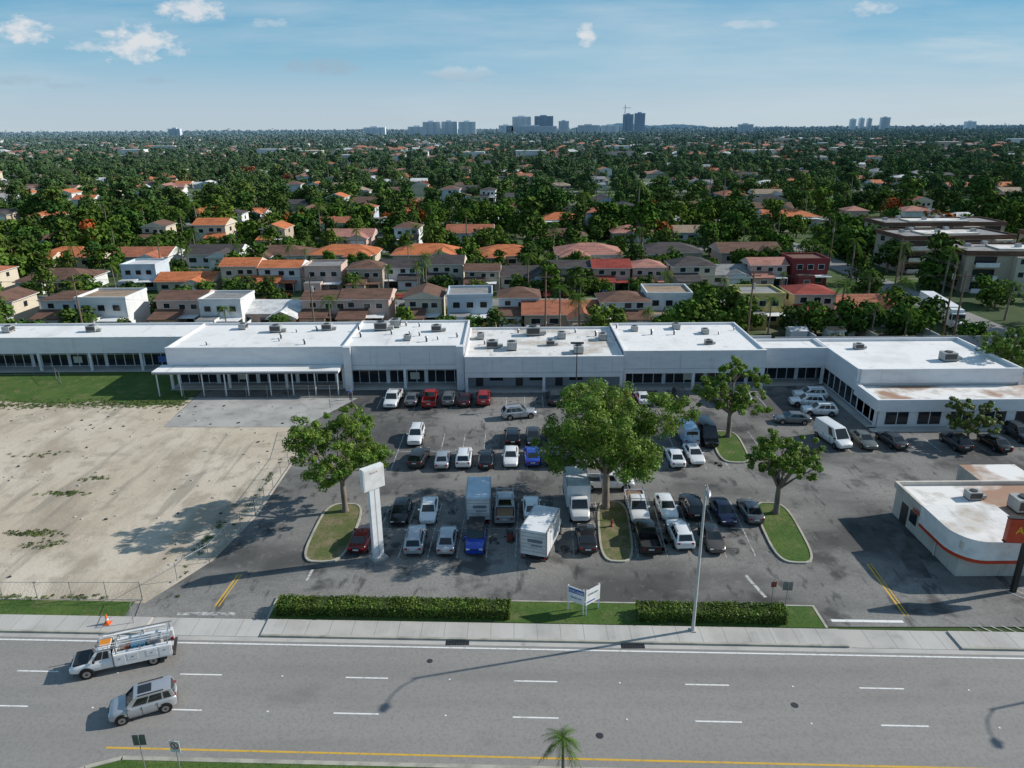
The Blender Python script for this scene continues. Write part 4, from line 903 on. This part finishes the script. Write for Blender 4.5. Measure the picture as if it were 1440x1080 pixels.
def T(me, x, y, s=1., nm='broadleaf_tree'): place(nm, me, (x, y, -.05), R.uniform(0, 6.28), s*R.uniform(.9, 1.12))
for x, y, s_ in [(31, 131, 1.0), (36, 133, 1.05), (41, 130, 1.0), (45, 134, .9), (52, 130, .9), (57, 131, 1.0), (62, 129, 1.0), (67, 131, .9), (73, 129, 1.), (79, 134, .9), (-12, 129, .7), (-7, 128.5, .65), (16, 129, .95), (19, 132, .9), (-72, 129, .8), (-95, 130, 1.1), (-100, 132, 1.2), (-88, 128, .9), (-60, 128, .6), (101, 126, 1.), (103, 135, 1.1), (84, 113, .9), (99, 109, 1.1), (103, 115, 1.1),
                 (-118, 132, 1.1), (-122, 145, 1.3), (-128, 160, 1.2), (-132, 135, 1.2), (14, 158, .9), (5, 195, 1), (-60, 160, 1), (80, 160, 1), (75, 137, 1), (38, 139, 1), (43, 142, 1.1), (-3, 130, .6), (27, 129, .7), (82, 124, .7), (104, 152, .9), (118, 156, .8), (100, 215, 1.2), (84, 205, 1.1), (80, 215, 1.2), (-20, 131, .7), (-43, 130, .7), (-83, 134, .9), (105, 108, 1), (98, 118, .9)]:
    T(R.choice(BL[:4]), x, y, s_)
for i in range(270):
    x = R.uniform(-128, 84); y = R.choice((R.uniform(149, 155), R.uniform(166, 171), R.uniform(187, 200), R.uniform(187, 203), R.uniform(220, 229), R.uniform(218, 229)))
    if R.random() < .28: T(R.choice(PM), x, y, R.uniform(.6, 1.0), 'palm_tree')
    else: T(R.choice(BL), x, y, R.uniform(.5, 1.05) if y > 185 else R.uniform(.45, .85))
for x, y, s_ in [(66, 128, .9), (71, 126, .8), (62, 133, 1), (-41, 127, .8), (-33, 128, .8), (80, 145, 1), (99, 141, 1.0), (101, 122, .9), (99, 131, .9), (12.5, 129, 1.15), (9, 131, .9), (-93, 127, .8), (108, 128, 1), (110, 140, 1.1), (83, 175, 1.1), (100, 165, 1), (83, 190, 1), (99, 182, 1), (4, 168, 1.0), (-22, 167, .7), (120, 150, 1.), (128, 146, 1), (118, 135, 1), (-76, 128, .8), (-52, 128, .7), (25, 128, .8), (47, 128, .8)]:
    T(R.choice(PM), x, y, s_, 'palm_tree')
rng = np.random.default_rng(5); C = []; Rr = []
for i in range(330):
    x = rng.uniform(-118, 80); y = rng.choice((124.8, 125.5, 137, 150, 195.5, 193.5))+rng.normal()*.4; C.append((x, y, rng.uniform(.3, 1.6))); Rr.append(rng.uniform(.5, 1.3))
q, f = leaves(rng, C, Rr, 70, .4, up=.4); place('garden_shrubs', npmesh('garden_shrubs', [(q, f, leaf_bush, False)]))

def scatter(name, items, child):
    if not items: return
    vs = []; fs = []
    for x, y, s_, a in items:
        c, q = math.cos(a)*s_/2, math.sin(a)*s_/2; o = len(vs)
        vs += [(x-c+q, y-q-c, 0), (x+c+q, y+q-c, 0), (x+c-q, y+q+c, 0), (x-c-q, y-q+c, 0)]; fs.append((o, o+1, o+2, o+3))
    me = bpy.data.meshes.new(name); me.from_pydata(vs, [], fs)
    p = place(name, me, (0, 0, -.05)); p.instance_type = 'FACES'; p.use_instance_faces_scale = True; p.instance_faces_scale = 1.
    p.show_instancer_for_render = False; p.show_instancer_for_viewport = False
    c = bpy.data.objects.new('tree_instance', child); COL.objects.link(c); c.parent = p
CH = BL+PM+[FL]+BF
A = [[] for _ in CH]
def free(x, y):
    for hx, hy, r_ in occ:
        if abs(hx-x) < r_*.85 and -r_*.95 < y-hy < r_*.75: return False
    return True
def onstreet(x, y):
    return any(abs(y-q) < 4.5 for q in ys[:5]) or any(abs(x-q) < 6 for q in xs[:4])
def pick(far=False):
    r_ = R.random()
    if r_ < .88: return (9+R.randrange(4)) if far else R.randrange(6)
    return 6+R.randrange(2) if r_ < (.91 if far else .985) else (8 if r_ > .991 or not far else 9)
n = 0
while n < 4300:
    y = 150+(900-150)*R.random()**.8; x = R.uniform(-.8, .8)*y
    if y < 232 and -128 < x < 84: continue
    if noise.noise(Vector((x*.012, y*.012, 0))) < R.uniform(-.55, .15): continue
    if 15 < x < 85 and 375 < y < 437: continue
    if onstreet(x, y) or not free(x, y): continue
    k = pick(); A[k].append((x, y, R.uniform(.6, 1.15)+.8*R.random()**3, R.uniform(0, 6.28))); n += 1
n = 0
while n < 16000:
    y = 860*math.exp(R.random()*2.35); x = R.uniform(-.8, .8)*y
    if y < 2000 and noise.noise(Vector((x*.004, y*.004, 3))) < R.uniform(-.7, -.02): continue
    k = pick(y > 1000); A[k].append((x, y, R.uniform(.85, 1.7)*(1+max(0, y-1200)/3000), R.uniform(0, 6.28))); n += 1
for i, ch in enumerate(CH): scatter('distant_tree_mass', A[i], ch)
dh = MB()
for i in range(1000):
    y = 900*math.exp(R.random()*1.5); x = R.uniform(-.78, .78)*y; s_ = R.uniform(1.0, 1.6)
    wl = WM[R.choice(['white', 'white', 'cream', 'tan'])]; rf = RM[R.choice(rw_)]
    if R.random() < .12: dh.box(x-18, x+18, y-8, y+8, 0, R.uniform(6, 12), wl, topmat=white_roof)
    else: dh.box(x-7*s_, x+7*s_, y-5*s_, y+5*s_, 0, 4.4*s_, wl); hip(dh, x-7*s_, x+7*s_, y-5*s_, y+5*s_, 4.4*s_, 2*s_, .5, rf)
dh.build('distant_houses')
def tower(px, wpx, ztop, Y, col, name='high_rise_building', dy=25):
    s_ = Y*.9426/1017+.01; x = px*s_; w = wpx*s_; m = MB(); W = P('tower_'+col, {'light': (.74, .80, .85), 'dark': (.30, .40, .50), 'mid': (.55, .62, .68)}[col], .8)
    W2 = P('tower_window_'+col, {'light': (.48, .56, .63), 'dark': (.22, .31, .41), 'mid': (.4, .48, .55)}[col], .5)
    m.box(-w/2, w/2, -dy/2, dy/2, 0, ztop, W); n = max(3, int(w/14))
    for i in range(n):
        if i % 2: m.box(-w/2+w*i/n, -w/2+w*(i+.8)/n, -dy/2-1.5, -dy/2-.01, 0, ztop-2, W2)
    for z in np.arange(6, ztop-2, 6.): m.box(-w/2-.5, w/2+.5, -dy/2-2.2, -dy/2-1.6, z, z+2.2, W2)
    m.box(-w*.2, w*.15, -5, 5, ztop, ztop+5, W); m.build(name, (x, Y, 0))
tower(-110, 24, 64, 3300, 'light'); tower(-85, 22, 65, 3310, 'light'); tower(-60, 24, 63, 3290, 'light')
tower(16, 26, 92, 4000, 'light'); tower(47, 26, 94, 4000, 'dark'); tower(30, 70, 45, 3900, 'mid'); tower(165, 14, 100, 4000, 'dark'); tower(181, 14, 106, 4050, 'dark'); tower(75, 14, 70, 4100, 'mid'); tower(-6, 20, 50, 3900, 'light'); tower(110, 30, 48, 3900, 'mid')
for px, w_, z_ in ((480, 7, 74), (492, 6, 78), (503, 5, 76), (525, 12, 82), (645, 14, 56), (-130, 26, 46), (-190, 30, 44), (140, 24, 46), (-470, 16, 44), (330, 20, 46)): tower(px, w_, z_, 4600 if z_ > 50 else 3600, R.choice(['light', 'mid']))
cr = P('crane_steel', (.3, .38, .45)); m = MB(); m.box(-1.5, 1.5, -1.5, 1.5, 0, 145, cr); m.box(-12, 30, -1, 1, 130, 132, cr); m.build('tower_crane', (158*3.75, 3980, 0))
m = MB(); vs = []; n = 40
for i in range(n+1):
    t = i/n; x = 900+1400*t; vs += [(x, 9000, 0), (x, 9000, 37+45*math.exp(-((t-.3)/.18)**2)+28*math.exp(-((t-.75)/.2)**2)+3*math.sin(i*2.))]
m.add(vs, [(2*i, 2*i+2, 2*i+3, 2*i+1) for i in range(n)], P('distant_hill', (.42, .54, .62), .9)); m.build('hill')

# ------------------------------------------------------------------ light
sd = Vector((22.6, 5.2, 13.6)).normalized()
sun = bpy.data.lights.new('sun', 'SUN'); sun.energy = 5.0; sun.angle = rad(.5); sun.color = (1, .95, .875)
so = bpy.data.objects.new('sun', sun); COL.objects.link(so); so.rotation_euler = sd.to_track_quat('Z', 'Y').to_euler()
elev = math.asin(sd.z); az = math.atan2(sd.x, sd.y)
w = bpy.data.worlds.new('World'); scene.world = w; w.use_nodes = True; nt = w.node_tree; bg = nt.nodes['Background']
sky = nt.nodes.new('ShaderNodeTexSky'); sky.sky_type = 'NISHITA'; sky.sun_disc = False; sky.sun_elevation = elev; sky.sun_rotation = az; sky.altitude = 50; sky.air_density = 1.0; sky.dust_density = .6; sky.ozone_density = 2.0
tc = nt.nodes.new('ShaderNodeTexCoord'); sp = nt.nodes.new('ShaderNodeSeparateXYZ'); lk(nt, tc.outputs['Generated'], sp.inputs[0])
ya = mth(nt, 'MAXIMUM', mth(nt, 'ABSOLUTE', sp.outputs[1]), .05); u = mth(nt, 'DIVIDE', sp.outputs[0], ya); v = mth(nt, 'DIVIDE', sp.outputs[2], ya)
S = .1
rp = nt.nodes.new('ShaderNodeValToRGB'); lk(nt, maprange(nt, sp.outputs[2], 0, .5), rp.inputs[0])
els = rp.color_ramp.elements
stops = [(0, (.50, .61, .70)), (.07, (.43, .58, .71)), (.15, (.27, .51, .69)), (.26, (.11, .39, .62)), (1, (.08, .20, .37))]
els[0].position = 0; els[0].color = (*stops[0][1], 1); els[1].position = 1; els[1].color = (*stops[-1][1], 1)
for p_, c_ in stops[1:-1]:
    e = els.new(p_); e.color = (*c_, 1)
sc_ = nt.nodes.new('ShaderNodeVectorMath'); sc_.operation = 'SCALE'; lk(nt, rp.outputs[0], sc_.inputs[0]); sc_.inputs['Scale'].default_value = 1/S
base = mixc(nt, .85, sky.outputs[0], sc_.outputs[0])
cv = nt.nodes.new('ShaderNodeCombineXYZ'); lk(nt, u, cv.inputs[0]); lk(nt, v, cv.inputs[1])
def cn(sx, sy, det=6, off=0):
    mp = nt.nodes.new('ShaderNodeMapping'); mp.inputs['Scale'].default_value = (sx, sy, 1); mp.inputs['Location'].default_value = (off, off, 0); lk(nt, cv.outputs[0], mp.inputs[0])
    n = nt.nodes.new('ShaderNodeTexNoise'); n.inputs['Scale'].default_value = 1; n.inputs['Detail'].default_value = det; n.inputs['Roughness'].default_value = .6; lk(nt, mp.outputs[0], n.inputs['Vector']); return n.outputs[0]
wisp = maprange(nt, cn(1.6, 13, 7, 3), .44, .72, 0, .6)
wisp = mth(nt, 'MAXIMUM', wisp, mth(nt, 'MULTIPLY', maprange(nt, cn(3, 30, 7, 9), .45, .7, 0, .8), maprange(nt, u, -.1, .6)))
pn = cn(45, 80, 6, 1)
def puffs(L, amp):
    tot = None
    for u0, v0, a, b_, s_ in L:
        du = mth(nt, 'DIVIDE', mth(nt, 'SUBTRACT', u, u0), a); dv = mth(nt, 'DIVIDE', mth(nt, 'SUBTRACT', v, v0), b_)
        e = mth(nt, 'SUBTRACT', 1, mth(nt, 'ADD', mth(nt, 'MULTIPLY', du, du), mth(nt, 'MULTIPLY', dv, dv)))
        e = mth(nt, 'ADD', e, mth(nt, 'MULTIPLY', mth(nt, 'SUBTRACT', pn, .5), amp))
        e = maprange(nt, e, .1, 1.1, 0, s_); tot = e if tot is None else mth(nt, 'MAXIMUM', tot, e)
    return tot
tot = puffs(((-.465, .103, .06, .024, 1.), (-.608, .119, .042, .017, 1.), (-.392, .141, .05, .014, .95), (.096, .109, .014, .015, 1.), (-.063, .066, .045, .01, .4), (.45, .136, .03, .009, .6), (-.53, .1, .03, .008, .6), (.3, .12, .04, .006, .4), (-.3, .125, .03, .006, .4)), 4.0)
gtot = puffs(((-.239, .075, .06, .012, .9), (-.2, .073, .02, .006, .6), (-.63, .062, .05, .008, .6), (-.45, .06, .03, .006, .5), (-.06, .062, .05, .008, .6), (-.57, .055, .03, .005, .5)), 3.0)
c1 = mixc(nt, wisp, base, (5.6, 6.7, 7.4)); c2 = mixc(nt, mth(nt, 'MULTIPLY', tot, .92), c1, (7.3, 7.5, 7.8)); c3 = mixc(nt, mth(nt, 'MULTIPLY', gtot, .7), c2, (3.4, 4.5, 5.5))
lk(nt, c3, bg.inputs[0]); bg.inputs[1].default_value = S

# ------------------------------------------------------------------ camera
cam = bpy.data.cameras.new('camera'); cam.sensor_width = 36; cam.lens = 25.42; cam.clip_end = 60000; cam.clip_start = .5
co = bpy.data.objects.new('camera', cam); COL.objects.link(co)
mt = Euler((rad(90-19.5), 0, 0)).to_matrix() @ Matrix.Rotation(rad(-.4), 3, 'Z')
co.matrix_world = Matrix.Translation((0, 0, 37)) @ mt.to_4x4(); scene.camera = co
scene.view_settings.view_transform = 'Standard'; scene.view_settings.look = 'None'; scene.view_settings.exposure = 0
